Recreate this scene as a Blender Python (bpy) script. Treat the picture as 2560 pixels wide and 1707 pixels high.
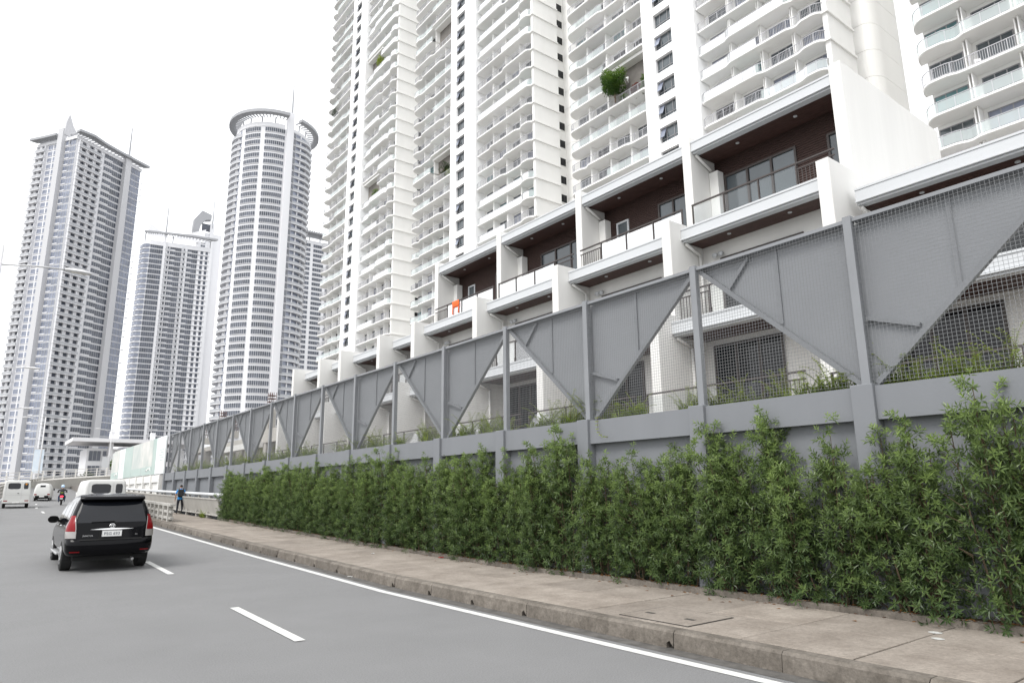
import bpy, bmesh, math, random
from mathutils import Vector, Matrix, noise
for o in list(bpy.data.objects): bpy.data.objects.remove(o)
S = bpy.context.scene
COL = S.collection
rnd = random.Random(7)
R = math.radians
CZ = 1.78                       # eye height above the near road surface
# ------------------------------------------------------------------ camera
cd = bpy.data.cameras.new('camera'); cam = bpy.data.objects.new('camera', cd); COL.objects.link(cam)
cd.sensor_width = 36; cd.lens = 24; cd.clip_start = 0.1; cd.clip_end = 4000
yaw, pitch, roll = R(37.703), R(12.372), R(-0.641)
fw = Vector((math.sin(yaw)*math.cos(pitch), math.cos(yaw)*math.cos(pitch), math.sin(pitch)))
ri = Vector((math.cos(yaw), -math.sin(yaw), 0)); up = ri.cross(fw)
r2 = ri*math.cos(roll) + up*math.sin(roll); u2 = up*math.cos(roll) - ri*math.sin(roll)
cam.matrix_world = Matrix(((r2.x, u2.x, -fw.x, 0), (r2.y, u2.y, -fw.y, 0), (r2.z, u2.z, -fw.z, CZ), (0, 0, 0, 1)))
S.camera = cam
# ------------------------------------------------------------------ sky, sun, exposure
SUN_EL, SUN_AZ = R(52), R(258)   # azimuth measured from +Y towards +X
W = bpy.data.worlds.new('World'); S.world = W; W.use_nodes = True
nt = W.node_tree; nt.nodes.clear()
n_out = nt.nodes.new('ShaderNodeOutputWorld'); n_bg = nt.nodes.new('ShaderNodeBackground')
n_sky = nt.nodes.new('ShaderNodeTexSky'); n_sky.sky_type = 'NISHITA'; n_sky.sun_disc = False
n_sky.sun_elevation = SUN_EL; n_sky.sun_rotation = SUN_AZ; n_sky.air_density = 1.0; n_sky.dust_density = 4.0; n_sky.ozone_density = 1.0
n_hs = nt.nodes.new('ShaderNodeHueSaturation'); n_hs.inputs['Saturation'].default_value = 0.06
n_mix = nt.nodes.new('ShaderNodeMix'); n_mix.data_type = 'RGBA'; n_mix.inputs[0].default_value = 0.72
n_mix.inputs[7].default_value = (12.5, 12.7, 13.0, 1)       # even overcast cloud layer
n_tc = nt.nodes.new('ShaderNodeTexCoord'); n_no = nt.nodes.new('ShaderNodeTexNoise'); n_no.inputs['Scale'].default_value = 2.2; n_no.inputs['Detail'].default_value = 5
n_mr = nt.nodes.new('ShaderNodeMapRange'); n_mr.inputs['To Min'].default_value = 0.86; n_mr.inputs['To Max'].default_value = 1.14
n_mul = nt.nodes.new('ShaderNodeVectorMath'); n_mul.operation = 'SCALE'
nt.links.new(n_tc.outputs['Generated'], n_no.inputs['Vector']); nt.links.new(n_no.outputs['Fac'], n_mr.inputs['Value'])
nt.links.new(n_sky.outputs[0], n_hs.inputs['Color']); nt.links.new(n_hs.outputs[0], n_mix.inputs[6])
nt.links.new(n_mix.outputs[2], n_mul.inputs[0]); nt.links.new(n_mr.outputs[0], n_mul.inputs['Scale'])
nt.links.new(n_mul.outputs[0], n_bg.inputs['Color']); n_bg.inputs['Strength'].default_value = 0.1
nt.links.new(n_bg.outputs[0], n_out.inputs['Surface'])
sl = bpy.data.lights.new('sun', 'SUN'); so = bpy.data.objects.new('sun', sl); COL.objects.link(so)
sl.energy = 1.3; sl.angle = R(24); sl.color = (1, 0.97, 0.93)
sd = Vector((math.sin(SUN_AZ)*math.cos(SUN_EL), math.cos(SUN_AZ)*math.cos(SUN_EL), math.sin(SUN_EL)))
so.rotation_euler = sd.to_track_quat('Z', 'Y').to_euler()
S.view_settings.view_transform = 'Standard'; S.view_settings.look = 'None'; S.view_settings.gamma = 1
S.view_settings.exposure = 0.76
S.cycles.max_bounces = 8; S.cycles.diffuse_bounces = 6; S.cycles.transparent_max_bounces = 12; S.cycles.use_denoising = True
# ------------------------------------------------------------------ materials
MATS = {}
def pm(name, col, rough=.6, metal=0, var=0, vs=3.0, vcol=None, bump=0, bs=40.0, orand=0, streak=0, spec=.4, coat=0, pos=True, detail=5, fine=0, fs=45):
    m = bpy.data.materials.new(name); m.use_nodes = True; MATS[name] = m
    t = m.node_tree; b = t.nodes['Principled BSDF']; L = t.links.new
    b.inputs['Roughness'].default_value = rough; b.inputs['Metallic'].default_value = metal
    b.inputs['Specular IOR Level'].default_value = spec; b.inputs['Coat Weight'].default_value = coat
    b.inputs['Base Color'].default_value = (*col, 1)
    if pos: vec = t.nodes.new('ShaderNodeNewGeometry').outputs['Position']
    else: vec = t.nodes.new('ShaderNodeTexCoord').outputs['Object']
    last = None
    if var or vcol or streak:
        n = t.nodes.new('ShaderNodeTexNoise'); n.inputs['Scale'].default_value = vs; n.inputs['Detail'].default_value = detail; n.inputs['Roughness'].default_value = .6
        if streak:
            mp = t.nodes.new('ShaderNodeMapping'); mp.inputs['Scale'].default_value = (1, 1, streak); L(vec, mp.inputs[0]); L(mp.outputs[0], n.inputs['Vector'])
        else: L(vec, n.inputs['Vector'])
        mr = t.nodes.new('ShaderNodeMapRange'); mr.inputs['From Min'].default_value = .3; mr.inputs['From Max'].default_value = .7; L(n.outputs['Fac'], mr.inputs['Value'])
        mx = t.nodes.new('ShaderNodeMix'); mx.data_type = 'RGBA'; L(mr.outputs[0], mx.inputs[0])
        mx.inputs[6].default_value = (*(vcol or [c*(1-var) for c in col]), 1); mx.inputs[7].default_value = (*[min(1, c*(1+var)) for c in col], 1)
        last = mx.outputs[2]
    if fine:
        nf = t.nodes.new('ShaderNodeTexNoise'); nf.inputs['Scale'].default_value = fs; nf.inputs['Detail'].default_value = 6; nf.inputs['Roughness'].default_value = .75; L(vec, nf.inputs['Vector'])
        mf = t.nodes.new('ShaderNodeMapRange'); mf.inputs['From Min'].default_value = .28; mf.inputs['From Max'].default_value = .72; mf.inputs['To Min'].default_value = 1-fine; mf.inputs['To Max'].default_value = 1+fine; L(nf.outputs['Fac'], mf.inputs['Value'])
        vf = t.nodes.new('ShaderNodeVectorMath'); vf.operation = 'SCALE'
        if last: L(last, vf.inputs[0])
        else: vf.inputs[0].default_value = col
        L(mf.outputs[0], vf.inputs['Scale']); last = vf.outputs[0]
    if orand:
        oi = t.nodes.new('ShaderNodeObjectInfo'); mr2 = t.nodes.new('ShaderNodeMapRange'); mr2.inputs['To Min'].default_value = 1-orand; mr2.inputs['To Max'].default_value = 1+orand
        L(oi.outputs['Random'], mr2.inputs['Value']); vm = t.nodes.new('ShaderNodeVectorMath'); vm.operation = 'SCALE'
        if last: L(last, vm.inputs[0])
        else: vm.inputs[0].default_value = col
        L(mr2.outputs[0], vm.inputs['Scale']); last = vm.outputs[0]
    if last: L(last, b.inputs['Base Color'])
    if bump:
        n2 = t.nodes.new('ShaderNodeTexNoise'); n2.inputs['Scale'].default_value = bs; n2.inputs['Detail'].default_value = 4; L(vec, n2.inputs['Vector'])
        bp = t.nodes.new('ShaderNodeBump'); bp.inputs['Strength'].default_value = bump; bp.inputs['Distance'].default_value = .01; L(n2.outputs['Fac'], bp.inputs['Height']); L(bp.outputs[0], b.inputs['Normal'])
    return m
def glassm(name, tint, rf=.8, alpha=.6):
    m = bpy.data.materials.new(name); m.use_nodes = True; MATS[name] = m; t = m.node_tree; t.nodes.clear(); L = t.links.new
    o = t.nodes.new('ShaderNodeOutputMaterial'); tr = t.nodes.new('ShaderNodeBsdfTransparent'); tr.inputs[0].default_value = (*tint, 1)
    df = t.nodes.new('ShaderNodeBsdfDiffuse'); df.inputs[0].default_value = (*tint, 1)
    gl = t.nodes.new('ShaderNodeBsdfGlossy'); gl.inputs['Roughness'].default_value = .03
    m1 = t.nodes.new('ShaderNodeMixShader'); m1.inputs[0].default_value = 1-alpha; L(tr.outputs[0], m1.inputs[1]); L(df.outputs[0], m1.inputs[2])
    fr = t.nodes.new('ShaderNodeFresnel'); fr.inputs[0].default_value = 1.5
    m2 = t.nodes.new('ShaderNodeMixShader'); mu = t.nodes.new('ShaderNodeMath'); mu.operation = 'MULTIPLY'; mu.inputs[1].default_value = rf; L(fr.outputs[0], mu.inputs[0]); L(mu.outputs[0], m2.inputs[0]); L(m1.outputs[0], m2.inputs[1]); L(gl.outputs[0], m2.inputs[2]); L(m2.outputs[0], o.inputs[0])
    return m
pm('asphalt', (.18, .18, .181), .85, var=.055, vs=.7, bump=.7, bs=160, detail=14, fine=.3, fs=60)
pm('gutter_dirt', (.085, .08, .074), .9, var=.4, vs=5, bump=.3)
pm('road_paint', (.58, .58, .56), .6, var=.16, vs=11, detail=8)
pm('kerb_concrete', (.19, .168, .144), .9, vcol=(.085, .073, .06), vs=3.2, bump=.8, bs=25, orand=.12, fine=.35, fs=18, detail=9)
pm('slab_concrete', (.29, .255, .22), .9, vcol=(.18, .153, .128), vs=1.7, bump=.7, bs=35, orand=.12, detail=14, fine=.26, fs=22)
pm('slab_joint', (.05, .045, .04), .95)
pm('soil', (.06, .04, .028), .95, var=.5, vs=14, bump=1, bs=30)
pm('ground', (.16, .16, .15), .95, var=.3, vs=.2)
pm('wall_grey', (.178, .186, .199), .75, streak=.12, var=.045, vs=1.2, bump=.12, bs=30)
pm('steel_grey', (.21, .218, .23), .5, var=.05, vs=2)
pm('panel_grey', (.235, .244, .257), .6, var=.05, vs=.8)
pm('wire_grey', (.2, .206, .214), .45)
pm('white_plaster', (.69, .682, .66), .8, var=.06, vs=.9, streak=.1)
pm('white_paint', (.54, .555, .57), .6, var=.02, vs=.7)
pm('tower_white', (.87, .865, .85), .8, var=.02, vs=.15, streak=.3)
pm('tower_strip', (.9, .9, .9), .7)
pm('beige_wall', (.84, .835, .815), .8, var=.04, vs=.3, streak=.2)
pm('brown_siding', (.062, .038, .033), .55, var=.15, vs=6)
pm('brown_soffit', (.066, .034, .028), .55, var=.2, vs=5, streak=6)
pm('dark_rail', (.055, .045, .042), .45)
pm('dark_glass', (.012, .013, .015), .08, spec=.25)
pm('window_glass', (.07, .085, .095), .07, spec=.7, var=.25, vs=.35)
pm('tower_glass', (.075, .084, .108), .12, spec=.5, var=.45, vs=.22)  # base colour lightened to carry distance haze
pm('tower_glass_pale', (.19, .21, .27), .14, spec=.6, var=.3, vs=.2)  # paler glass, distance haze likewise mixed into its colour
pm('teal_curtain', (.10, .19, .2), .25, spec=.5, var=.4, vs=.5)
pm('frame_grey', (.25, .25, .26), .45)
pm('rail_metal', (.45, .45, .47), .4, metal=.3)
pm('tower_metal', (.4, .41, .43), .5)
pm('concrete', (.42, .40, .365), .9, var=.16, vs=.7, bump=.3, bs=15)
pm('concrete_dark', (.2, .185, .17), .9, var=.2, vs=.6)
pm('rebar', (.10, .045, .035), .8, var=.3, vs=5)
pm('far_white', (.7, .7, .72), .8)
pm('far_grey', (.34, .345, .36), .8)
glassm('clear_glass', (.93, .96, .96), alpha=.985, rf=.35)
glassm('frosted_glass', (.86, .88, .88), alpha=.4, rf=.6)
glassm('tower_rail_glass', (.82, .89, .885), alpha=.6)
def MT(*n): return [MATS[x] for x in n]
# ------------------------------------------------------------------ mesh helpers
class MB:
    def __init__(s): s.v = []; s.f = []; s.m = []
    def add(s, vs, fs, mi=0):
        k = len(s.v); s.v += [tuple(x) for x in vs]; s.f += [tuple(i+k for i in f) for f in fs]; s.m += [mi]*len(fs); return s
    def box(s, x0, x1, y0, y1, z0, z1, mi=0):
        return s.add([(x0,y0,z0),(x1,y0,z0),(x1,y1,z0),(x0,y1,z0),(x0,y0,z1),(x1,y0,z1),(x1,y1,z1),(x0,y1,z1)], [(3,2,1,0),(4,5,6,7),(0,1,5,4),(1,2,6,5),(2,3,7,6),(3,0,4,7)], mi)
    def ext(s, pts, d, mi=0):
        n = len(pts); d = Vector(d); a = [Vector(p) for p in pts]; b = [p+d for p in a]
        return s.add(a+b, [tuple(range(n-1,-1,-1)), tuple(range(n, 2*n))]+[(i,(i+1)%n,n+(i+1)%n,n+i) for i in range(n)], mi)
    def prism(s, poly, z0, z1, mi=0): return s.ext([(p[0],p[1],z0) for p in poly], (0,0,z1-z0), mi)
    def bar(s, p, q, w, h, mi=0, upv=(0,0,1)):
        p, q = Vector(p), Vector(q); d = (q-p).normalized(); u = Vector(upv)
        if abs(d.dot(u)) > .98: u = Vector((1,0,0))
        a = d.cross(u).normalized(); b = a.cross(d).normalized(); a *= w/2; b *= h/2
        return s.add([p-a-b,p+a-b,p+a+b,p-a+b,q-a-b,q+a-b,q+a+b,q-a+b], [(3,2,1,0),(4,5,6,7),(0,1,5,4),(1,2,6,5),(2,3,7,6),(3,0,4,7)], mi)
    def tube(s, path, r, n=8, mi=0):
        path = [Vector(p) for p in path]; rs = r if isinstance(r, (list, tuple)) else [r]*len(path); rings = []
        for i, p in enumerate(path):
            d = (path[min(i+1, len(path)-1)]-path[max(i-1, 0)]).normalized(); u = Vector((0,0,1)) if abs(d.z) < .9 else Vector((1,0,0))
            a = d.cross(u).normalized(); b = a.cross(d).normalized()
            rings += [p+(a*math.cos(2*math.pi*j/n)+b*math.sin(2*math.pi*j/n))*rs[i] for j in range(n)]
        fs = [(i*n+j, i*n+(j+1)%n, (i+1)*n+(j+1)%n, (i+1)*n+j) for i in range(len(path)-1) for j in range(n)]
        fs += [tuple(range(n-1,-1,-1)), tuple(range((len(path)-1)*n, len(path)*n))]
        return s.add(rings, fs, mi)
    def grid(s, P, mi=0):            # P[i][j] points
        n, k = len(P), len(P[0]); return s.add([q for row in P for q in row], [(i*k+j, i*k+j+1, (i+1)*k+j+1, (i+1)*k+j) for i in range(n-1) for j in range(k-1)], mi)
    def merge(s, o, off=(0,0,0)):
        k = len(s.v); s.v += [(a+off[0], b+off[1], c+off[2]) for a, b, c in o.v]; s.f += [tuple(i+k for i in f) for f in o.f]; s.m += o.m; return s
    def mesh(s, name, mats, smooth=False):
        me = bpy.data.meshes.new(name); me.from_pydata(s.v, [], s.f)
        for m in mats: me.materials.append(m)
        if any(s.m): me.polygons.foreach_set('material_index', s.m)
        if smooth: me.polygons.foreach_set('use_smooth', [True]*len(me.polygons))
        me.update(); return me
    def obj(s, name, mats, parent=None, loc=(0,0,0), rz=0, smooth=False): return mo(name, s.mesh(name, mats, smooth), parent, loc, rz)
def mo(name, me, parent=None, loc=(0,0,0), rz=0):
    o = bpy.data.objects.new(name, me); COL.objects.link(o); o.location = loc
    if rz: o.rotation_euler = (0,0,rz)
    if parent: o.parent = parent
    return o
def tag(o, label=None, cat=None, group=None, kind=None):
    if label: o['label'] = label
    if cat: o['category'] = cat
    if group: o['group'] = group
    if kind: o['kind'] = kind
    return o
def thing(name, label, cat, loc=(0,0,0), rz=0, group=None):
    o = bpy.data.objects.new(name, None); COL.objects.link(o); o.location = loc; o.rotation_euler = (0,0,rz); o.empty_display_size = .3
    return tag(o, label, cat, group)
def bevel(o, w, seg=2):
    m = o.modifiers.new('bevel', 'BEVEL'); m.width = w; m.segments = seg; m.limit_method = 'ANGLE'; return o
def capped(name, mesh_mb, mats, parent, locs, limit=300, rz=0):
    """alike parts: the nearest ones one by one, any beyond the limit joined"""
    locs = sorted(locs, key=lambda p: p[0]**2+p[1]**2+p[2]**2); me = mesh_mb.mesh(name, mats)
    for p in locs[:limit]: mo(name, me, parent, p, rz)
    if len(locs) > limit:
        big = MB(); c, s_ = math.cos(rz), math.sin(rz)
        rot = MB(); rot.v = [(a*c-b*s_, a*s_+b*c, z) for a, b, z in mesh_mb.v]; rot.f = mesh_mb.f; rot.m = mesh_mb.m
        for p in locs[limit:]: big.merge(rot, p)
        tag(big.obj(name+'_rest', mats, parent), kind='stuff')
# ------------------------------------------------------------------ road profile
RZ = [(-60,0),(12,0),(20,.12),(33,.42),(50,.75),(60,.97),(67,1.09),(75,1.27),(85,1.66),(98,2.2),(106,2.56),(114,2.9),(122,3.3),(140,4.0)]
def zr(y):
    for (a, b), (c, d) in zip(RZ, RZ[1:]):
        if y <= c: return b+(d-b)*max(0, (y-a))/(c-a)
    return RZ[-1][1]
# right edge line (x, y, z) and left edge of the carriageway
RE = [(6.15,-60),(6.15,-20),(6.15,0),(6.15,6),(6.2,12),(6.3,20),(6.3,33),(6.6,50),(7.2,65),(8.2,82),(9.7,98),(11,106),(13.5,113),(19,121),(27,128),(40,135)]
LE = [(-3.2,-60),(-3.2,-20),(-3.2,0),(-3,6),(-2.4,12),(-1.2,20),(.1,33),(.4,50),(.9,66),(1.9,81),(4.6,98),(6.6,106),(8.6,114),(12.6,122),(21,131),(38,142)]
def lerp_poly(P, n):
    Q = []
    for a, b in zip(P, P[1:]):
        for i in range(n): t = i/n; Q.append((a[0]+(b[0]-a[0])*t, a[1]+(b[1]-a[1])*t))
    return Q+[P[-1]]
REd, LEd = lerp_poly(RE, 4), lerp_poly(LE, 4)
def road_row(i, k=8):
    a, b = LEd[i], REd[i]; za, zb = zr(a[1])+(.45*min(1, max(0, (a[1]-70)/30))), zr(b[1])
    return [(a[0]+(b[0]-a[0])*j/k, a[1]+(b[1]-a[1])*j/k, za+(zb-za)*j/k) for j in range(k+1)]
rb = MB(); rows = [road_row(i) for i in range(len(REd))]
rows = [r+[(r[-1][0]+.42, r[-1][1], r[-1][2])] for r in rows]
rb.grid(rows); road = tag(rb.obj('road', MT('asphalt'), smooth=True), kind='structure')
gb = MB(); gb.box(-1500,1500,-600,2500,-1.2,-.25); tag(gb.obj('ground', MT('ground')), kind='structure')
# painted lines
def strip_line(pts, w, name):
    m = MB(); rows = []
    for i, p in enumerate(pts):
        d = Vector(pts[min(i+1,len(pts)-1)])-Vector(pts[max(i-1,0)]); d.z = 0; d.normalize(); n = Vector((d.y,-d.x,0))*w/2
        rows.append([Vector(p)-n+Vector((0,0,.005)), Vector(p)+n+Vector((0,0,.005))])
    m.grid(rows); return tag(m.obj(name, MT('road_paint')), kind='structure')
strip_line([(r[-2][0]-.0, r[-2][1], r[-2][2]) for r in rows], .14, 'edge_line')
for y0, y1, x0, x1 in ((1.0,4.0,3.40,3.41),(8.77,11.97,3.42,3.54),(17.1,20.2,3.66,3.72),(26.4,29.4,3.6,3.55),(35.5,38.5,3.52,3.5),(43.6,46.4,3.5,3.52),(51.6,54.2,3.54,3.6),(60,62.6,3.62,3.8),(69,71.6,4.1,4.3)):
    strip_line([(x0+(x1-x0)*t, y0+(y1-y0)*t, zr(y0+(y1-y0)*t)+.004) for t in (0,.25,.5,.75,1)], .135, 'lane_dash')
for i0, i1 in ((36,37),(40,41),(44,45),(48,49)):
    strip_line([Vector(rows[i][4])+Vector((0,0,.01)) for i in (i0, i1)], .14, 'lane_dash')
strip_line([Vector(r[0])+Vector((.25,0,.004)) for r in rows[32:]], .14, 'edge_line')
# gutter dirt along the kerb
g = MB(); gr = []
for r in rows[6:36]:
    x = r[-2][0]; gr.append([(x+.17+.05*noise.noise((r[0][1]*2.1,3,0)), r[-1][1], r[-1][2]+.003), (x+.44, r[-1][1], r[-1][2]+.003)])
g.grid(gr); tag(g.obj('gutter', MT('gutter_dirt')), kind='structure')
# ------------------------------------------------------------------ kerb stones and pavement slabs
def kx(y):
    for (a, b), (c, d) in zip([(p[1], p[0]) for p in RE], [(p[1], p[0]) for p in RE][1:]):
        if y <= c: return b+(d-b)*(y-a)/(c-a)+.40
KH = .2
kerb = thing('kerb', 'stained concrete kerb stones with drain holes along the road edge', 'kerb'); del kerb['label']; del kerb['category']; kerb['kind'] = 'structure'
y = -4.0
while y < 60:
    L_ = 1.36; ya, yb = y, y+L_; xa, xb = kx(ya), kx(yb); za, zb = zr(ya), zr(yb); e = rnd.uniform(-.008, .008)
    m = MB(); g_ = .005
    # profile along the stone with a drain notch at its near end, front face bottom
    def sect(yy, lo): 
        t = (yy-ya)/L_; x = xa+(xb-xa)*t+e; z = za+(zb-za)*t
        return [(x, yy, z+lo), (x+.015, yy, z+KH-.03), (x+.045, yy, z+KH), (x+.2, yy, z+KH), (x+.2, yy, z-.2), (x+(.02 if lo < 0 else .15), yy, z-.2 if lo < 0 else z+lo)]
    ys = [(ya+g_, -.05)]
    P = [sect(ya+g_, -.05), sect(ya+L_*.5, -.05), sect(yb-g_, -.05)]
    hole = rnd.random() < .8
    if hole:
        P = [sect(ya+g_, .03), sect(ya+.05, .085), sect(ya+.095, .06), sect(ya+.1, -.05), sect(ya+L_*.5, -.05), sect(yb-g_, -.05)]
    n = 6; vs = [q for s_ in P for q in s_]; fs = [(i*n+j, i*n+(j+1)%n, (i+1)*n+(j+1)%n, (i+1)*n+j) for i in range(len(P)-1) for j in range(n)]
    fs += [tuple(range(n-1,-1,-1)), tuple(range((len(P)-1)*n, len(P)*n))]
    m.add(vs, fs); m.obj('kerb_stone', MT('kerb_concrete'), kerb); y += L_
m = MB(); yy = -4
while yy < 59: m.ext([(kx(yy)+.06, yy, zr(yy)-.2), (kx(yy+1)+.06, yy+1, zr(yy+1)-.2), (kx(yy+1)+.06, yy+1, zr(yy+1)+.1), (kx(yy)+.06, yy, zr(yy)+.1)], (.1,0,0)); yy += 1
m.obj('kerb_backing', MT('slab_joint'), kerb)
XS = 9.13
pave = thing('pavement', '', ''); [pave.__delitem__(k) for k in ('label','category') if k in pave]; pave['kind'] = 'structure'
bd = MB(); yy = -6.0; rws = []
while yy <= 64: rws.append([(kx(yy)+.16, yy, zr(yy)+KH-.035), (XS+.02, yy, zr(yy)+KH-.035)]); yy += 2
bd.grid(rws); bd.obj('bedding', MT('slab_joint'), pave)
y = -5.0; k = 0
while y < 63:
    L_ = 1.22 if y < 34 else 4.0
    xm = 7.95
    for side in (0, 1):
        ya, yb = y+.008, y+L_-.008; dz = rnd.uniform(-.004, .004)
        x0a, x0b, x1a, x1b = (kx(ya)+.206, kx(yb)+.206, xm-.006, xm-.006) if side == 0 else (xm+.006, xm+.006, XS, XS)
        if side == 0 and abs(y-5.98) < .7: hatch = (ya, yb)
        za, zb = zr(ya)+KH+dz, zr(yb)+KH+dz
        m = MB(); m.add([(x0a,ya,za-.06),(x1a,ya,za-.06),(x1b,yb,zb-.06),(x0b,yb,zb-.06),(x0a,ya,za),(x1a,ya,za),(x1b,yb,zb),(x0b,yb,zb)], [(3,2,1,0),(4,5,6,7),(0,1,5,4),(1,2,6,5),(2,3,7,6),(3,0,4,7)])
        bevel(m.obj('slab', MT('slab_concrete'), pave), .008)
    y += L_; k += 1
# inspection cover in the pavement, two lifting slots
m = MB(); m.box(6.86,7.72,5.55,6.62,KH+.001,KH+.012); cov = tag(bevel(m.obj('inspection_cover', MT('slab_concrete')), .006), 'square concrete inspection cover with two lifting holes set in the pavement', 'cover')
for cx, cy in ((7.2,6.42),(7.2,5.78)): MB().box(cx-.035,cx+.035,cy-.07,cy+.07,KH+.0125,KH+.0145).obj('lifting_hole', MT('slab_joint'), cov)
m = MB(); m.box(6.84,6.86,5.53,6.64,KH+.001,KH+.0085); m.box(7.72,7.74,5.53,6.64,KH+.001,KH+.0085); m.box(6.86,7.72,5.53,5.55,KH+.001,KH+.0085); m.box(6.86,7.72,6.62,6.64,KH+.001,KH+.0085); m.obj('cover_gap', MT('slab_joint'), cov)
# planter edge + soil
m = MB(); a = []; b = []; yy = -6.0
while yy <= 34: a.append([(XS+.01,yy,zr(yy)),(XS+.01,yy,zr(yy)+KH+.075),(XS+.15,yy,zr(yy)+KH+.075),(XS+.15,yy,zr(yy)+.1)]); b.append([(XS+.15,yy,zr(yy)+KH+.02),(9.8,yy,zr(yy)+KH+.03)]); yy += 1
m.grid(a); tag(m.obj('planter_edge', MT('kerb_concrete')), kind='structure')
m = MB(); m.grid(b); tag(m.obj('soil', MT('soil')), kind='structure')
# ------------------------------------------------------------------ grey retaining wall
WT = 3.15; PY = [4.46+2.795*k for k in range(-5, 17)]
rw = thing('retaining_wall', 'long grey painted retaining wall with pilasters and recessed panels behind the hedge', 'wall', (9.6,4.46,0))
def child(mb, name, mats, par, smooth=False):
    o = mb.obj(name, mats, par, smooth=smooth); o.matrix_parent_inverse = Matrix.Translation(-Vector(par.location)) if not any(par.rotation_euler) else par.matrix_basis.inverted(); return o
pil = MB().box(-.08,.3,-.155,.155,-.4,WT+.02); pilm = pil.mesh('pilaster', MT('wall_grey'))
beam = MB().box(-.015,.36,-1.24,1.24,WT-.46,WT).mesh('beam', MT('wall_grey')); pan = MB().box(.13,.32,-1.24,1.24,-.4,WT-.46).mesh('wall_panel', MT('wall_grey'))
for i, yk in enumerate(PY):
    p = mo('pilaster', pilm, rw, (0, yk-4.46, 0)); bevel(p, .012)
    if i+1 < len(PY)-0 and yk < 48:
        mo('beam', beam, rw, (0, yk+1.3975-4.46, rnd.uniform(-.012,.012))); mo('wall_panel', pan, rw, (0, yk+1.3975-4.46, 0))
# white wall beyond
ww = thing('boundary_wall', 'white plastered boundary wall with pilasters under the printed hoarding', 'wall', (9.62,49.4,0))
wp = MB().box(-.07,.3,-.16,.16,0,WT).mesh('pilaster', MT('white_plaster')); wb = MB().box(0,.3,-1.26,1.26,WT-.5,WT-.01).mesh('beam', MT('white_plaster')); wn = MB().box(.12,.28,-1.26,1.26,0,WT-.5).mesh('wall_panel', MT('white_plaster'))
for k in range(10):
    a = 0 if k < 8 else (k-7)*.35
    mo('pilaster', wp, ww, (a, 1.4+2.8*k, 0)); mo('beam', wb, ww, (a, 2.8+2.8*k, 0)); mo('wall_panel', wn, ww, (a, 2.8+2.8*k, 0))
# ------------------------------------------------------------------ steel screen fence on the wall
FT = 5.65; FB = WT+.02
fence = thing('screen_fence', 'grey steel fence with triangular sheet panels and wire mesh on top of the grey wall', 'fence', (9.75,4.46,0))
postm = MB().box(-.055,.055,-.06,.06,FB,FT+.03).mesh('post', MT('steel_grey'))
H = FT-FB
def half(sgn):
    e = 2.795-.07
    sh = MB().ext([(.14, sgn*.001, FT-.06), (.14, sgn*e, FT-.06), (.14, sgn*.12, FB+.02), (.14, sgn*.001, FB+.02)], (.012,0,0))
    dia = MB().bar((.09, sgn*(e+.0), FT-.07), (.09, sgn*.1, FB+.03), .085, .075)
    rib = MB().box(.11,.17,min(sgn*1.3,sgn*1.24),max(sgn*1.3,sgn*1.24),FT-.06-H*(1-1.28/e)*1.0+.06,FT-.06)
    if sgn > 0: st = MB().bar((.10, 1.75, FT-.07), (.10, 1.75+.42, FB+.12+(H-.18)*(2.17/e)+.0), .05, .05)
    else: st = MB().bar((.10, -.06, FB+.12+.85), (.10, -.74, FB+.12+(H-.18)*(.74/e)), .09, .05)
    return [('sheet_panel', sh.mesh('sheet_panel', MT('panel_grey'))), ('diagonal_channel', dia.mesh('diagonal_channel', MT('steel_grey'))), ('rib', rib.mesh('rib', MT('steel_grey'))), ('strut', st.mesh('strut', MT('steel_grey')))]
HP, HN = half(1), half(-1)
trail = MB().box(-.02,.19,-1.335,1.335,FT-.055,FT).mesh('top_rail', MT('steel_grey'))
wm = MB(); wr = .0017
z = FB+.03
while z < FT-.06: wm.box(-.003,.003,-1.335,1.335,z-wr,z+wr); z += .052
yy = -1.30
while yy < 1.32: wm.box(-.0065,-.003,yy-wr,yy+wr,FB+.02,FT-.06); yy += .052
wmm = wm.mesh('wire_mesh', MT('wire_grey'))
for i, yk in enumerate(PY):
    if yk > 49.5: break
    mo('post', postm, fence, (0, yk-4.46, 0))
    ev = (i-5) % 2 == 0
    if ev:
        for nm, me in HP:
            if yk < 48: mo(nm, me, fence, (0, yk-4.46, 0))
        for nm, me in HN: mo(nm, me, fence, (0, yk-4.46, 0))
    if yk+2 < 48.6:
        mo('top_rail', trail, fence, (0, yk+1.3975-4.46, 0)); tag(mo('wire_mesh', wmm, fence, (-.01, yk+1.3975-4.46, 0)), kind='stuff')
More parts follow.
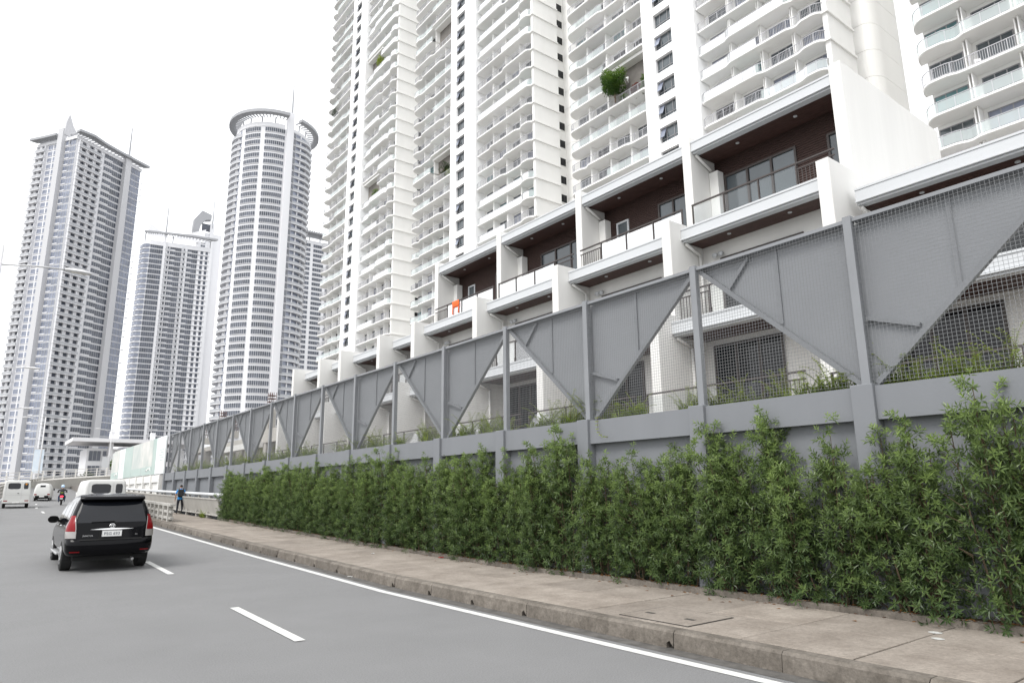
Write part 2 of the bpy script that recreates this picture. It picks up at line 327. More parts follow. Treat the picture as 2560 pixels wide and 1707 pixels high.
# ------------------------------------------------------------------ printed hoarding on the white wall
hd = thing('hoarding', 'long printed construction hoarding in pale green and white above the white wall', 'hoarding', (9.62,49.4,WT))
def hoard_mat(name, base, blob, text):
    m = pm(name, base, .5, vcol=blob, vs=.55, detail=3); return m
hoard_mat('print_white', (.74,.77,.77), (.7,.73,.74), 0); hoard_mat('print_photo', (.66,.63,.6), (.36,.42,.39), 0); hoard_mat('print_green', (.42,.5,.47), (.34,.43,.4), 0); hoard_mat('print_mix', (.58,.58,.55), (.36,.42,.4), 0)
yy = .25
for k, (w_, mt) in enumerate(((2.9,'print_white'),(1.1,'print_green'),(3.9,'print_photo'),(4.1,'print_mix'),(3.6,'print_green'),(2.6,'print_white'),(3.2,'print_photo'),(2.4,'print_mix'))):
    xo = .0 if yy < 20 else (yy-20)*.12
    MB().box(xo-.04,xo+.04,yy,yy+w_-.05,.03,FT-WT-.02-.0*k).obj('printed_panel', MT(mt), hd)
    if mt != 'print_white': MB().box(xo-.046,xo-.041,yy+.02,yy+w_-.07,.05,.62).obj('printed_band', MT('print_green'), hd)
    if mt == 'print_white':
        for q in range(5): MB().box(xo-.046,xo-.041,yy+.3,yy+w_*(.5+.08*(q % 3)),.9+q*.17,.95+q*.17).obj('printed_line', MT('print_green'), hd)
    if mt == 'print_photo':
        lg = MB(); lg.tube([(xo-.05,yy+.5+.24*i,.35+(.14 if i % 2 else 0)+.06*math.sin(i)) for i in range(7)], .03, 5); lg.obj('printed_mark', MT('white_plaster'), hd)
    MB().box(xo+.04,xo+.1,yy+.1,yy+.18,.0,FT-WT-.1).obj('post', MT('steel_grey'), hd); yy += w_
def text_obj(s, size, mat, parent, M, name='lettering', ext=.002, align='CENTER', font=None):
    c = bpy.data.curves.new('t', 'FONT'); c.body = s; c.size = size; c.extrude = ext; c.align_x = align; c.resolution_u = 2
    o = bpy.data.objects.new('t', c); COL.objects.link(o); dg = bpy.context.evaluated_depsgraph_get()
    me = bpy.data.meshes.new_from_object(o.evaluated_get(dg)); bpy.data.objects.remove(o); me.materials.clear(); me.materials.append(MATS[mat])
    t = mo(name, me, parent); t.matrix_local = M; return t
# ------------------------------------------------------------------ raised ground behind the wall
m = MB(); m.box(9.93,160,-40,260,-.3,3.05); tag(m.obj('terrace_ground', MT('concrete_dark')), kind='structure')
# ------------------------------------------------------------------ terraced houses
def soffit(x0, x1, y0, y1, z):
    m = MB(); x = x0; i = 0
    while x < x1-.02:
        m.box(x+.004, min(x+.125, x1), y0, y1, z, z+.03+.0005*(i % 3)); x += .13; i += 1
    m.box(x0, x1, y0, y1, z+.031, z+.034); return m
def fascia(x, y0, y1, z1, h):
    m = MB(); m.box(x, x+.3, y0, y1, z1-h+.07, z1-.06); m.box(x-.02, x+.32, y0, y1, z1-.058, z1); m.box(x-.03, x+.03, y0, y1, z1-h+.03, z1-h+.067); m.box(x+.05, x+.3, y0, y1, z1-h-.03, z1-h+.068)
    return m
def siding(x, y0, y1, z0, z1, holes):
    m = MB(); z = z0; 
    segs = []
    while z < z1-.02:
        zz = min(z+.078, z1); ys = y0
        for a, b, c, d in sorted(holes):
            if zz > c and z < d:
                if a > ys: m.add([(x,ys,z),(x,a,z),(x+.03,a,zz),(x+.03,ys,zz)], [(0,1,2,3)]); m.add([(x,ys,z),(x,a,z),(x+.03,a,z),(x+.03,ys,z)], [(3,2,1,0)])
                ys = max(ys, b)
        if ys < y1: m.add([(x,ys,z),(x,y1,z),(x+.03,y1,zz),(x+.03,ys,zz)], [(0,1,2,3)]); m.add([(x,ys,z),(x,y1,z),(x+.03,y1,z),(x+.03,ys,z)], [(3,2,1,0)])
        z = zz
    return m
def glazed(par, name, x, y0, y1, z0, z1, n, fr=.07, glass='window_glass', frame='dark_rail', curtain=None):
    m = MB(); m.box(x-.05, x+.04, y0, y1, z1-fr, z1); m.box(x-.05, x+.04, y0, y1, z0, z0+fr*.8); m.box(x-.05, x+.04, y0, y0+fr, z0+fr*.8, z1-fr); m.box(x-.05, x+.04, y1-fr, y1, z0+fr*.8, z1-fr)
    for i in range(1, n):
        yc = y0+(y1-y0)*i/n; m.box(x-.04, x+.03, yc-fr*.55, yc+fr*.55, z0+fr*.8, z1-fr)
    w = m.obj(name, MT(frame), par)
    for i in range(n):
        a, b = y0+(y1-y0)*i/n, y0+(y1-y0)*(i+1)/n
        MB().box(x+.0+.012*(i % 2), x+.008+.012*(i % 2), a+.05, b-.05, z0+fr*.7, z1-fr*.9).obj('pane', MT(glass), w)
    return w
def railing(par, x, y0, y1, z, h, bars_at, npan, glass='clear_glass'):
    """dark handrail; bars at one end ('L' = +y end, 'R' = -y end), glass panes along the rest"""
    r = MB().box(x-.03, x+.03, y0, y1, z+h-.045, z+h).obj('railing', MT('dark_rail'), par)
    L_ = y1-y0; nb = 1.15
    if bars_at == 'L': gy0, gy1, by0, by1 = y0, y1-nb, y1-nb, y1
    elif bars_at == 'R': gy0, gy1, by0, by1 = y0+nb, y1, y0, y0+nb
    else: gy0, gy1, by0, by1 = y0, y1, None, None
    for i in range(npan+1):
        yc = gy0+(gy1-gy0)*i/npan; yc = min(max(yc, y0+.025), y1-.025)
        MB().box(x-.025, x+.025, yc-.02, yc+.02, z, z+h-.045).box(x-.035, x+.035, yc-.032, yc+.032, z, z+.28).obj('post', MT('dark_rail'), r)
    for i in range(npan):
        a, b = gy0+(gy1-gy0)*i/npan+.04, gy0+(gy1-gy0)*(i+1)/npan-.04
        MB().add([(x,a,z+.03),(x,b,z+.03),(x,b,z+h-.1),(x,a,z+h-.1)], [(0,1,2,3)]).obj('glass_pane', MT(glass), r)
    if by0 is not None:
        MB().box(x-.02, x+.02, by0, by1, z+h-.22, z+h-.19).box(x-.02, x+.02, by0, by1, z+.05, z+.08).obj('bar_rail', MT('dark_rail'), r)
        n = 10
        for i in range(n): yc = by0+(by1-by0)*(i+.5)/n; MB().box(x-.008, x+.008, yc-.009, yc+.009, z+.08, z+h-.22).obj('baluster', MT('dark_rail'), r)
    return r
def pipe(par, x0, y, z0, x1, z1, zend=None):
    m = MB(); pts = [(x0,y,z0),(x1,y,z1)]; m.tube(pts, .055, 8)
    if zend: m.tube([(x1-.02,y,z1+.02),(x1,y,zend)], .05, 8)
    m.obj('drain_pipe', MT('white_plaster'), par, smooth=True)
def downlights(par, x, y0, y1, z):
    for t in (.3, .72): 
        yc = y0+(y1-y0)*t; m = MB(); m.tube([(x,yc,z-.012),(x,yc,z+.01)], .06, 12); m.obj('downlight', MT('white_paint'), par)
def unit(label, y0, y1, Z, top, last_right, spec, xo=0.0):
    """y0<y1 party wall centres; Z = (terrace, slab2, slab3, roof or None)"""
    zt, z2, z3, z4 = Z
    h = thing('town_house', label, 'house', (18+xo, (y0+y1)/2, 3.05), group='terraced houses behind the screen fence')
    P = -Vector(h.location)
    before = set(bpy.data.objects)
    pw = .17
    for yc in (([y1] if y1 != 7.85 else []) + ([y0] if last_right else [])):
        tall = z4 is not None
        if tall: bevel(MB().box(17.9,24.5,yc-pw,yc+pw,z3-.4,z4+.22).obj('party_wall', MT('white_plaster'), h), .012)
        bevel(MB().box(16.55,24.4,yc-pw-.004,yc+pw+.004,z2-.35,z3+(.2 if tall else .28)-(.0 if tall else 0)).obj('party_wall', MT('white_plaster'), h), .012)
        bevel(MB().box(15.7,19.0,yc-pw-.008,yc+pw+.008,3.0,z2+.24).obj('party_wall', MT('white_plaster'), h), .012)
    a, b = y0+pw+.01, y1-pw-.01
    # roof / third storey
    if z4:
        fascia(17.95, a, b, z4, .4).obj('roof_edge', MT('white_paint'), h)
        MB().box(18.25,24.5,a,b,z4-.36,z4-.05).obj('roof', MT('white_paint'), h)
        soffit(18.25,19.25,a,b,z4-.41).obj('soffit', MT('brown_soffit'), h)
        downlights(h, 18.6, a, b, z4-.42)
        zb = z3; d0, d1, wn0, wn1 = spec['door']; 
        holes = [(d0, d1, zb, zb+2.32)] + ([(wn0, wn1, zb+1.0+spec.get('wz',0), zb+2.25)] if wn0 else [])
        siding(19.2, a, b, zb, z4-.4, holes).obj('siding', MT('brown_siding'), h)
        MB().box(19.32,24.4,a,b,zb-.2,z4-.4).obj('upper_wall', MT('brown_siding'), h)
        glazed(h, 'sliding_door', 19.22, d0, d1, zb+.02, zb+2.32, 3)
        if wn0: glazed(h, 'window', 19.22, wn0, wn1, zb+1.0+spec.get('wz',0), zb+2.25, 1, frame=spec.get('wf','dark_rail'))
        bevel(MB().box(18.85,19.19,b-.35,b-.003,zb,z4-.9).obj('wall_pier', MT('white_plaster'), h), .01)
        pipe(h, 18.1, b-.07, z4-.47, 19.0, z4-.85)
        railing(h, 17.75, a+.02, b-.02, z3+.0, 1.0, spec['bars'], spec.get('np',3), spec.get('glass','clear_glass'))
    # second storey
    zf = z3
    fx = 17.1 if z4 else 17.35
    fascia(fx, a, b, zf, .42).obj('floor_edge' if z4 else 'roof_edge', MT('white_paint'), h)
    MB().box(fx+.3,24.3,a,b,zf-.37,zf-.06).obj('floor_slab' if z4 else 'roof', MT('white_paint'), h)
    sx1 = 18.25 if z4 else 18.9
    soffit(fx+.3, sx1, a, b, zf-.43).obj('soffit', MT('brown_soffit'), h); downlights(h, fx+.6, a, b, zf-.44)
    pipe(h, fx+.12, b-.07, zf-.5, fx+.85, zf-.75, z2+.1)
    wmat = 'white_plaster' if z4 else 'brown_siding'
    MB().box(sx1-.06, 24.2, a, b, z2, zf-.43).obj('middle_wall', MT(wmat), h)
    c0, c1 = a+(b-a)*.28, a+(b-a)*.86
    glazed(h, 'sliding_door', sx1-.075, c0, c1, z2+.02, zf-.95, 2, glass='dark_glass')
    if z4:
        m = MB(); 
        for dy in (0, .22): m.tube([(sx1-.1, b-.55-dy, zf-.8), (sx1-.24, b-.55-dy, zf-.86)], [.05,.085], 10)
        m.obj('floodlight', MT('white_paint'), h, smooth=True)
    railing(h, 16.75, a+.02, b-.02, z2, 1.0, 'L', 3)
    # ground storey
    fascia(16.35, a, b, z2, .42).obj('floor_edge', MT('white_paint'), h)
    MB().box(16.65,18.2,a,b,z2-.37,z2-.06).obj('floor_slab', MT('white_paint'), h)
    soffit(16.65,18.05,a,b,z2-.43).obj('soffit', MT('brown_soffit'), h)
    pipe(h, 16.5, b-.07, z2-.5, 17.2, z2-.72, zt)
    MB().box(18.0, 24.1, a, b, 3.0, z2-.43).obj('lower_wall', MT('white_plaster'), h)
    glazed(h, 'sliding_door', 17.985, a+(b-a)*.45, b-.3, zt, z2-.62, 3, glass='dark_glass')
    railing(h, 15.0, a+.02, b-.02, zt-.0, 1.02, 'R', 2)
    MB().box(14.9,18.0,a,b,3.051,zt).obj('terrace', MT('slab_concrete'), h)
    for o in bpy.data.objects:
        if o not in before and o.parent is h: o.location = o.location+P if o.location.length < 1e-6 else o.location+P
    return h
Z3 = (3.45, 6.8, 10.0, 13.36); Z2 = (3.45, 6.8, 9.95, None); Z0 = (3.3, 6.52, 9.43, None)
PWS = [8.05, 13.3, 18.7, 24.1, 29.6]
unit('three storey white house with full width dark sliding doors beside the tall bare end wall', PWS[0], PWS[1], Z3, True, True, dict(door=(10.1,12.75,8.3,9.1), bars='R', np=3))
unit('three storey white house, second from the tall bare end wall', PWS[1], PWS[2], Z3, True, False, dict(door=(13.6,15.7,17.2,17.85), bars='L', np=3, glass='frosted_glass', wf='white_paint', wz=.25))
unit('three storey white house, third from the tall bare end wall', PWS[2], PWS[3], Z3, True, False, dict(door=(19.6,22.6,None,None), bars='R', np=3, glass='frosted_glass'))
unit('three storey white house with the orange towel on its top balcony', PWS[3], PWS[4], Z3, True, False, dict(door=(24.5,26.1,27.9,28.5), bars='L', np=3, glass='frosted_glass', wf='white_paint', wz=.1))
unit('two storey white house just past the three storey row', 29.6, 33.4, Z2, False, False, None)
unit('two storey white house, second past the three storey row', 33.4, 38.5, Z2, False, False, None)
unit('narrow two storey white house, third past the three storey row', 38.5, 41.7, Z2, False, False, None)
unit('two storey white house at the far end next to the construction site', 41.7, 46.3, Z2, False, False, None)
unit('lower two storey house in front of the tall bare end wall', 2.65, 7.85, Z0, False, False, None)
unit('lower two storey house at the right edge of the picture', -2.6, 2.65, Z0, False, True, None)
# orange towel on the rail of the fourth house
tw = MB(); P_ = []
for i in range(9):
    row = []
    for j in range(7):
        yy = 27.15+j*.1+.02*math.sin(i*1.1); d = (i-2)*.11
        x = 17.72-.02*abs(d)-.015*math.sin(j*2.2+i*.4) if i > 2 else (17.715 if i == 2 else 17.79+.01*(2-i)); zz = 11.015-max(0, d) if i >= 2 else 11.015-(2-i)*.12
        row.append((x, yy, zz))
    P_.append(row)
pm('orange_cloth', (.75,.13,.03), .85, var=.15, vs=9)
tw.grid([r[:] for r in P_[:6]]); tw.grid([r[:2] for r in P_[5:]]); tw.grid([r[5:] for r in P_[5:]]); twl = tag(tw.obj('towel', MT('orange_cloth'), smooth=True), 'orange towel hung over a top balcony rail', 'towel'); sm = twl.modifiers.new('thick','SOLIDIFY'); sm.thickness = .012
# ------------------------------------------------------------------ concrete frame under construction
cs = thing('construction_frame', 'unfinished concrete building frame with rebar tops behind the far end of the fence', 'building', (17.5,48,3.05))
for k, yc in enumerate((48.9,53.3,58,62.7,66.8,71.7,76.5)):
    for xx in (17.5, 23.5):
        zt = 8.4 if k == 1 else (8.3 if k == 4 else 7.4)
        child(MB().box(xx-.35,xx+.35,yc-.35,yc+.35,3.0,6.1), 'column', MT('concrete'), cs)
        if zt > 7.5 or k > 0: child(MB().box(xx-.3,xx+.3,yc-.3,yc+.3,6.61,zt-.2), 'column', MT('concrete'), cs)
        m = MB()
        for a in range(4):
            for b in range(2): m.bar((xx-.24+a*.16, yc-.24+b*.48, zt-.2), (xx-.24+a*.16+rnd.uniform(-.03,.03), yc-.24+b*.48, zt+1.1), .035, .035)
        for q in range(4): m.box(xx-.27, xx+.27, yc-.27, yc+.27, zt+.1+q*.25, zt+.13+q*.25)
        child(m, 'rebar', MT('rebar'), cs)
child(MB().box(17.1,30,48.4,57.2,5.6,6.6), 'beam', MT('concrete'), cs); child(MB().box(17.3,30,57.2,78,5.9,6.3), 'floor_slab', MT('concrete'), cs)
child(MB().box(16.6,17.1,53.5,64,5.3,5.75), 'edge_beam', MT('white_plaster'), cs); child(MB().box(24,30,48.4,78,3.0,5.6), 'back_wall', MT('concrete_dark'), cs)
child(MB().box(17.6,18.2,55.2,57.4,3.0,5.6), 'wall_section', MT('concrete'), cs); child(MB().box(17.6,18.2,60.5,62.2,3.0,5.9), 'wall_section', MT('concrete'), cs)
pm('scaffold_orange', (.55,.12,.06), .6)
for yc in (50.5, 51.6, 58.8, 64.5): child(MB().tube([(19,yc,3.05),(19,yc,5.6)], .05, 6), 'scaffold_prop', MT('scaffold_orange'), cs)
cabin = thing('site_cabin', 'small white site cabin with air conditioner on the concrete frame', 'cabin', (18.3,50.6,6.6))
MB().box(-.6,1.8,-1.3,1.3,.02,2.1).obj('cabin_body', MT('white_plaster'), cabin); bevel(MB().box(-.95,-.61,-.5,.5,.9,1.6).obj('air_conditioner', MT('white_paint'), cabin), .03)
MB().box(-.64,-.605,-1.2,1.2,.08,.3).obj('red_sign', MT('scaffold_orange'), cabin)
# ------------------------------------------------------------------ white residential towers with wavy balconies
FH = 3.0; WL = 14.3
def sstep(a, b, t): t = min(1, max(0, (t-a)/(b-a))); return t*t*(3-2*t)
BUL = [(1.3,7.1),(7.1,14.2),(3.6,10.7),(-9,14.2),(20,30)]
def fx_(v, y):
    a, b = BUL[v]; w = max(sstep(a-.45, a+.45, y)*(1-sstep(b-.45, b+.45, y)), 1-sstep(2.2,3.2,y)); x = .1-.34*w
    if y < 1.3: x = max(x, 1.72-math.sqrt(max(0, 1-((1.3-y)/1.3)**2))*(1.72-x))
    return x
def ysamp(y0, y1): n = int((y1-y0)/.33); return [0, .06, .16, .3, .5, .75, 1.0] + [1.3+i*.33 for i in range(int((y1-1.3)/.33)+1)] + [y1] if y0 == 0 else [y0+(y1-y0)*i/n for i in range(n+1)]
def wing(v, kind, mir, y0=0, y1=WL):
    s = MB(); ys = ysamp(y0, y1); M = (lambda y: 36.2-y) if mir else (lambda y: y)
    P = [[(1.74, M(y), -.22), (fx_(v, y)+.06, M(y), -.22), (fx_(v, y), M(y), -.17), (fx_(v, y), M(y), 0), (1.74, M(y), 0)] for y in ys]
    s.grid(P); slab = s.mesh('balcony_slab', MT('tower_white'), False)
    b = MB(); q = [y for y in ys if y > .04]
    for a, c in zip(q, q[1:]):
        p0, p1 = Vector((fx_(v, a)+.08, M(a), 0)), Vector((fx_(v, c)+.08, M(c), 0))
        b.bar(p0+Vector((0,0,1.0)), p1+Vector((0,0,1.0)), .06, .05, 0)
        g_ = kind == 'glass' or (kind == 'mix' and (a < 7.2)) or (kind == 'xim' and a >= 7.2)
        if g_: b.add([p0+Vector((0,0,.08)), p1+Vector((0,0,.08)), p1+Vector((0,0,.94)), p0+Vector((0,0,.94))], [(0,1,2,3)], 1)
        else:
            b.bar(p0+Vector((0,0,.1)), p1+Vector((0,0,.1)), .03, .03, 0)
            for t in (.25, .75):
                p = p0.lerp(p1, t); b.box(p.x-.012, p.x+.012, p.y-.012, p.y+.012, .1, .98, 0)
    L_ = y1-y0; n = max(2, int(L_/1.2))
    for i in range(n+1):
        y = min(max(y0+L_*i/n, .1), y1-.03); b.box(fx_(v, y)+.055, fx_(v, y)+.105, M(y)-.025, M(y)+.025, 0, 1.0, 0)
    return slab, b.mesh('balustrade', MT('rail_metal', 'tower_rail_glass'))
KINDS = ['glass', 'bars', 'mix', 'xim']
WING = {(v, k, mr): wing(v, k, mr) for v in range(5) for k in KINDS for mr in (0, 1)}
HALF = {(v, k, mr): wing(v, k, mr, 0, 7.1) for v in (0, 4) for k in ('glass', 'bars') for mr in (0, 1)}
def twin(gl):
    m = MB(); m.box(1.62,1.76,-1.2,1.2,.02,2.3,1); m.box(1.58,1.66,-1.28,1.28,2.3,2.38,0)
    for y in (-1.24,-.42,.42,1.24): m.box(1.585,1.66,y-.04,y+.04,.02,2.3,0)
    m.box(1.585,1.66,-1.2,1.2,1.75,1.8,0); return m.mesh('balcony_window', MT('frame_grey', gl))
TW = [twin(g_) for g_ in ('window_glass', 'window_glass', 'dark_glass', 'tower_glass_pale', 'teal_curtain')]
dv = MB(); dv.box(.62,1.72,-.17,-.08,.0,2.74); dv.box(.75,1.72,.1,.19,.0,2.74); dv.box(1.3,1.74,-.08,.1,0,2.74); DVM = dv.mesh('divider', MT('tower_white'))
SP0, SP1, SW0, SW1 = 14.38, 22.0, 17.6, 20.2
sp = MB(); sp.box(-.3,1.7,SP0,SW0,.015,2.985); sp.box(-.3,1.7,SW1,SP1,.015,2.985); sp.box(-.3,1.7,SW0,SW1,.015,.55); sp.box(-.3,1.7,SW0,SW1,2.5,2.985); SPM = sp.mesh('facade_panel', MT('tower_strip'))
def swin(op):
    m = MB(); m.box(.12,.2,SW0,SW1,.55,2.5,1)
    for y in (SW0+.04, SW0+.75, SW0+1.85, SW1-.04): m.box(.06,.14,y-.04,y+.04,.55,2.5,0)
    for z in (.59, 1.15, 2.46): m.box(.06,.14,SW0,SW1,z-.04,z+.04,0)
    if op: m.ext([(.04,SW1-.72,2.42),(.04,SW1-.06,2.42),(-.42,SW1-.06,1.22),(-.42,SW1-.72,1.22)], (.04,0,.0), 2)
    return m.mesh('strip_window', MT('frame_grey', 'window_glass', 'tower_glass_pale'))
SWM = [swin(0), swin(1)]
sd_ = MB(); sd_.box(.45,5.4,.02,.5,.0,2.76); P = []
for t in range(9): a = math.pi/2*t/8; P.append((.45+.9-.9*math.sin(a)-.0, .02+.0-.22*math.sin(math.pi*.5*min(1,t/3)), ))
sd_.box(.2,5.45,-.16,.5,2.76,2.97); SDM = sd_.mesh('side_panel', MT('beige_wall'))
cw = MB(); cw.box(6.0,7.3,.9,1.02,.9,2.1,1); cw.box(5.9,7.4,.94,1.04,.8,2.2,0); CWM = cw.mesh('side_window', MT('beige_wall', 'dark_glass'))
def tower(label, y0, k0, k1, gardens=(), seed=1):
    rr = random.Random(seed)
    t = thing('residential_tower', label, 'tower', (58.5, y0, 0), group='row of white residential towers')
    MB().box(1.74,20,1.1,35.7,0,150).obj('tower_body', MT('tower_white'), t)
    m = MB(); pl = []
    for i in range(13): a = -math.pi/2+math.pi*.5*i/12; pl.append((7.6+1.6*(1-math.cos(a)) if 0 else 9.2+1.6*math.sin(a), .45-1.5*math.cos(a)+.0))
    pl = [(7.6,1.1),(7.6,.2)]+[(9.4-1.8*math.cos(math.pi/2*i/8), .2-1.2*math.sin(math.pi/2*i/8)) for i in range(9)]+[(14,-1.0),(19.2,.9),(19.2,3),(7.6,3)]
    m.prism(pl, 0, 150); m.obj('stair_core', MT('concrete'), t); m = MB(); q_ = [(x-(.03 if x < 9.4 else 0), y-.03) for x, y in pl[:-2]]+[pl[-2],(pl[-1][0]-.03,pl[-1][1])]; m.prism(q_, .02, 2.98); CPM = m.mesh('core_panel', MT('beige_wall')); [mo('core_panel', CPM, t, (0,0,FH*k)) for k in range(k0-1, k1+2)]
    MB().box(5.4,7.6,1.02,2,0,150).obj('core_wall', MT('beige_wall'), t)
    for k in range(k0):   # hidden lower strip stays a plain pier
        pass
    MB().box(-.28,1.7,SP0,SP1,0,1.35+FH*k0-.02).obj('strip_base', MT('tower_strip'), t)
    MB().box(-.28,1.7,SP0,SP1,1.35+FH*k1+.02,150).obj('strip_top', MT('tower_strip'), t)
    gset = {(w, k): c for w, k, c in gardens}
    for k in range(k0, k1):
        z = 1.35+FH*k
        mo('facade_panel', SPM, t, (0,0,z)); mo('strip_window', SWM[rr.random() < .55], t, (0,0,z))
        mo('side_panel', SDM, t, (0,0,z)); mo('side_window', CWM, t, (0,0,z))
        for w in (0, 1):
            kind = rr.choices(KINDS, (5,3,2,2))[0]; v = rr.choices(range(5), (3,3,2,2,2))[0]
            half_ = (w, k-1) in gset
            if half_: v = rr.choice((0,4)); kind = rr.choice(('glass','bars'))
            sl_, ba = (HALF if half_ else WING)[(v, kind, w)]
            mo('balcony_slab', sl_, t, (0,0,z)); mo('balustrade', ba, t, (0,0,z))
            gard = (w, k) in gset or half_
            for b in range(4):
                yc = 1.9+3.52*b; yc = 36.2-yc if w else yc
                if not (gard and b >= 2): mo('balcony_window', TW[rr.choices(range(5), (4,3,1,4,1) if seed < 4 else (3,3,3,1,4))[0]], t, (0,yc,z))
                if b < 3 and not (gard and b >= 2): yd = 3.66+3.52*b; mo('divider', DVM, t, (0, 36.2-yd if w else yd, z))
            if (w, k) in gset:
                a, b = (7.2, 14.3) if not w else (21.95, 29.0)
                MB().box(1.55,1.73,a,b,z,z+5.6).obj('recess_shade_panel', MT('concrete_dark'), t); MB().box(.4,1.55,a,b,z+5.3,z+5.72).obj('garden_lintel', MT('tower_white'), t)  # flat dark panel stands in for the shade inside a deep opening
    return t
# block right ends along +Y
tower('white tower at the upper right corner with blue curtained balcony windows', -16.4, 6, 19, seed=5)
tower('second white tower from the right with a leafy tree growing on a balcony', 26.5, 9, 26, ((1,16,0),), seed=2)
tower('white tower left of the tree tower, behind the three storey houses', 70.2, 8, 36, ((1,18,0),(1,27,0)), seed=3)
tower('leftmost white balcony tower, rising beside the round tower', 113.8, 5, 45, ((0,30,0),(0,20,0)), seed=1)
# ------------------------------------------------------------------ far towers
def face_obj(name, mb, mats, par, base, az, zs):
    me = mb.mesh(name, mats); th = math.pi/2-az
    for z in zs: mo(name, me, par, (base[0], base[1], z), th)
def band(u0, u1, h, step=1.15, zl=.85, zh=None, pale=0, stepped=False):
    m = MB(); zh = zh or h-.35; m.box(u0,u1,-.06,.05,zl,zh,1)
    n = max(1, int((u1-u0)/step))
    for i in range(n+1): u = u0+(u1-u0)*i/n; m.box(u-.05,u+.05,-.16,-.05,zl,zh,2)
    m.box(u0,u1,-.2,.05,zl-.12,zl,0); 
    if stepped: m.box(u0,u0+(u1-u0)*.45,-.3,.05,zl,zl+.45,0)
    return m
def balc(u0, u1, h, depth=1.5, cells=3):
    m = MB(); m.box(u0,u1,-.05,.05,0,h-.2,1)
    for i in range(cells+1):
        u = u0+(u1-u0)*i/cells; m.box(u-.18,u+.18,-depth*.7,.05,0,h,0)
        if i < cells: w = (u1-u0)/cells; m.box(u+w*.15,u+w*.45,-.4,.05,0,h-.2,0)
    m.box(u0-.3,u1+.3,-depth,.05,-.3,0,0); m.box(u0-.3,u1+.3,-depth,-depth+.06,.1,1.0,2); m.box(u0-.3,u1+.3,-depth-.03,-depth+.08,1.0,1.08,0)
    return m
FM = MT('far_white', 'tower_glass', 'tower_metal'); FMP = MT('far_white', 'tower_glass_pale', 'tower_metal')
def uvec(az): return Vector((math.sin(az), math.cos(az), 0)), Vector((math.cos(az), -math.sin(az), 0))
pm('far_grey2', (.52,.52,.535), .8)
# --- T1: rectangular tower, two faces in view
C1 = Vector((17.75,350,0)); aR, aL = R(56), R(147); uR, nR = uvec(aR); uL, nL = uvec(aL)
t1 = thing('apartment_tower', 'tall grey and white slab tower with curved roof frame at the far left', 'tower', C1)
TOP1 = 163.0; h1 = 3.2; N1 = 49; zb1 = TOP1-h1*N1
LP = -uL*24.2; RP = uR*35.6
def polyobj(name, pts, z0, z1, mats, par): return MB().prism([(p.x, p.y) for p in pts], z0, z1).obj(name, mats, par)
polyobj('tower_body', [Vector((0,0,0)), RP, RP+LP, LP], 0, TOP1, MT('far_white'), t1)
zs = [zb1+h1*i for i in range(N1)]
bl = LP
face_obj('balcony', balc(.0,5.4,h1,1.6,1), FM, t1, bl, aL, zs)
w2 = MB()
for a, b in ((6.4,9.2),(10,12.8)): w2.box(a,b,-.05,.05,.7,2.8,1); w2.box(a-.2,b,-.3,.05,.45,.65,0)
face_obj('window_pair', w2, FMP, t1, bl, aL, zs)
face_obj('window_band', band(17.6,24.1,h1,1.6,.45,h1-.12,stepped=True), FMP, t1, bl, aL, zs)
face_obj('balcony', balc(1.0,12.6,h1,1.5,3), FM, t1, Vector((0,0,0)), aR, zs)
face_obj('window_band', band(14.9,25.0,h1,1.1,.55,h1-.12,stepped=True), FM, t1, Vector((0,0,0)), aR, zs)
face_obj('window_band', band(28.9,35.5,h1,1.6,.3,h1-.12), FMP, t1, Vector((0,0,0)), aR, zs)
rg = MB(); rg.tube([(35.2,-.9,0),(36.6,-.9,0),(37.1,-.2,0),(36.4,.8,0)], .16, 6); face_obj('corner_ring', rg, FM, t1, Vector((0,0,0)), aR, [z+.2 for z in zs])
rg = MB(); rg.tube([(.4,-1.2,0),(-1.6,-1.2,0),(-2.2,0,0),(-1.4,1.6,0)], .16, 6); face_obj('corner_ring', rg, FM, t1, bl, aL, [z+.2 for z in zs])
def finobj(par, base, az, u0, u1, d, z0, z1, name='fin', tip=0, mat='far_white'):
    m = MB(); m.box(u0,u1,-d,.3,z0,z1)
    if tip: m.ext([(u0,-d,z1-1),(u1+tip*.32,-d,z1-1),(u1+tip*.3,-d,z1+1),(u1-.5,-d,z1+tip*.55),(u0+1.2,-d,z1+tip),(u0+.5,-d,z1+tip*.6)], (0,.9,0))
    return m.obj(name, MT(mat), par, base, math.pi/2-az)
finobj(t1, bl, aL, 14.0, 17.2, 2.0, 0, TOP1+6, mat='far_grey2'); MB().ext([(-1.5,6.7,TOP1+3),(6.2,6.7,TOP1+3),(5.6,6.7,TOP1+5.5),(2.6,6.7,TOP1+9),(.2,6.7,TOP1+14),(-.9,6.7,TOP1+10)], (0,.9,0)).obj('sail', MT('far_grey2'), t1, (0,0,0), math.pi/2-aR)
finobj(t1, Vector((0,0,0)), aR, 25.2, 28.4, 2.0, 0, TOP1+4.6, mat='far_grey2')
MB().tube([(27.6,-.6,TOP1+4),(27.6,-.6,TOP1+20)], [.5,.25], 6).obj('mast', MT('far_grey'), t1, (0,0,0), math.pi/2-aR)
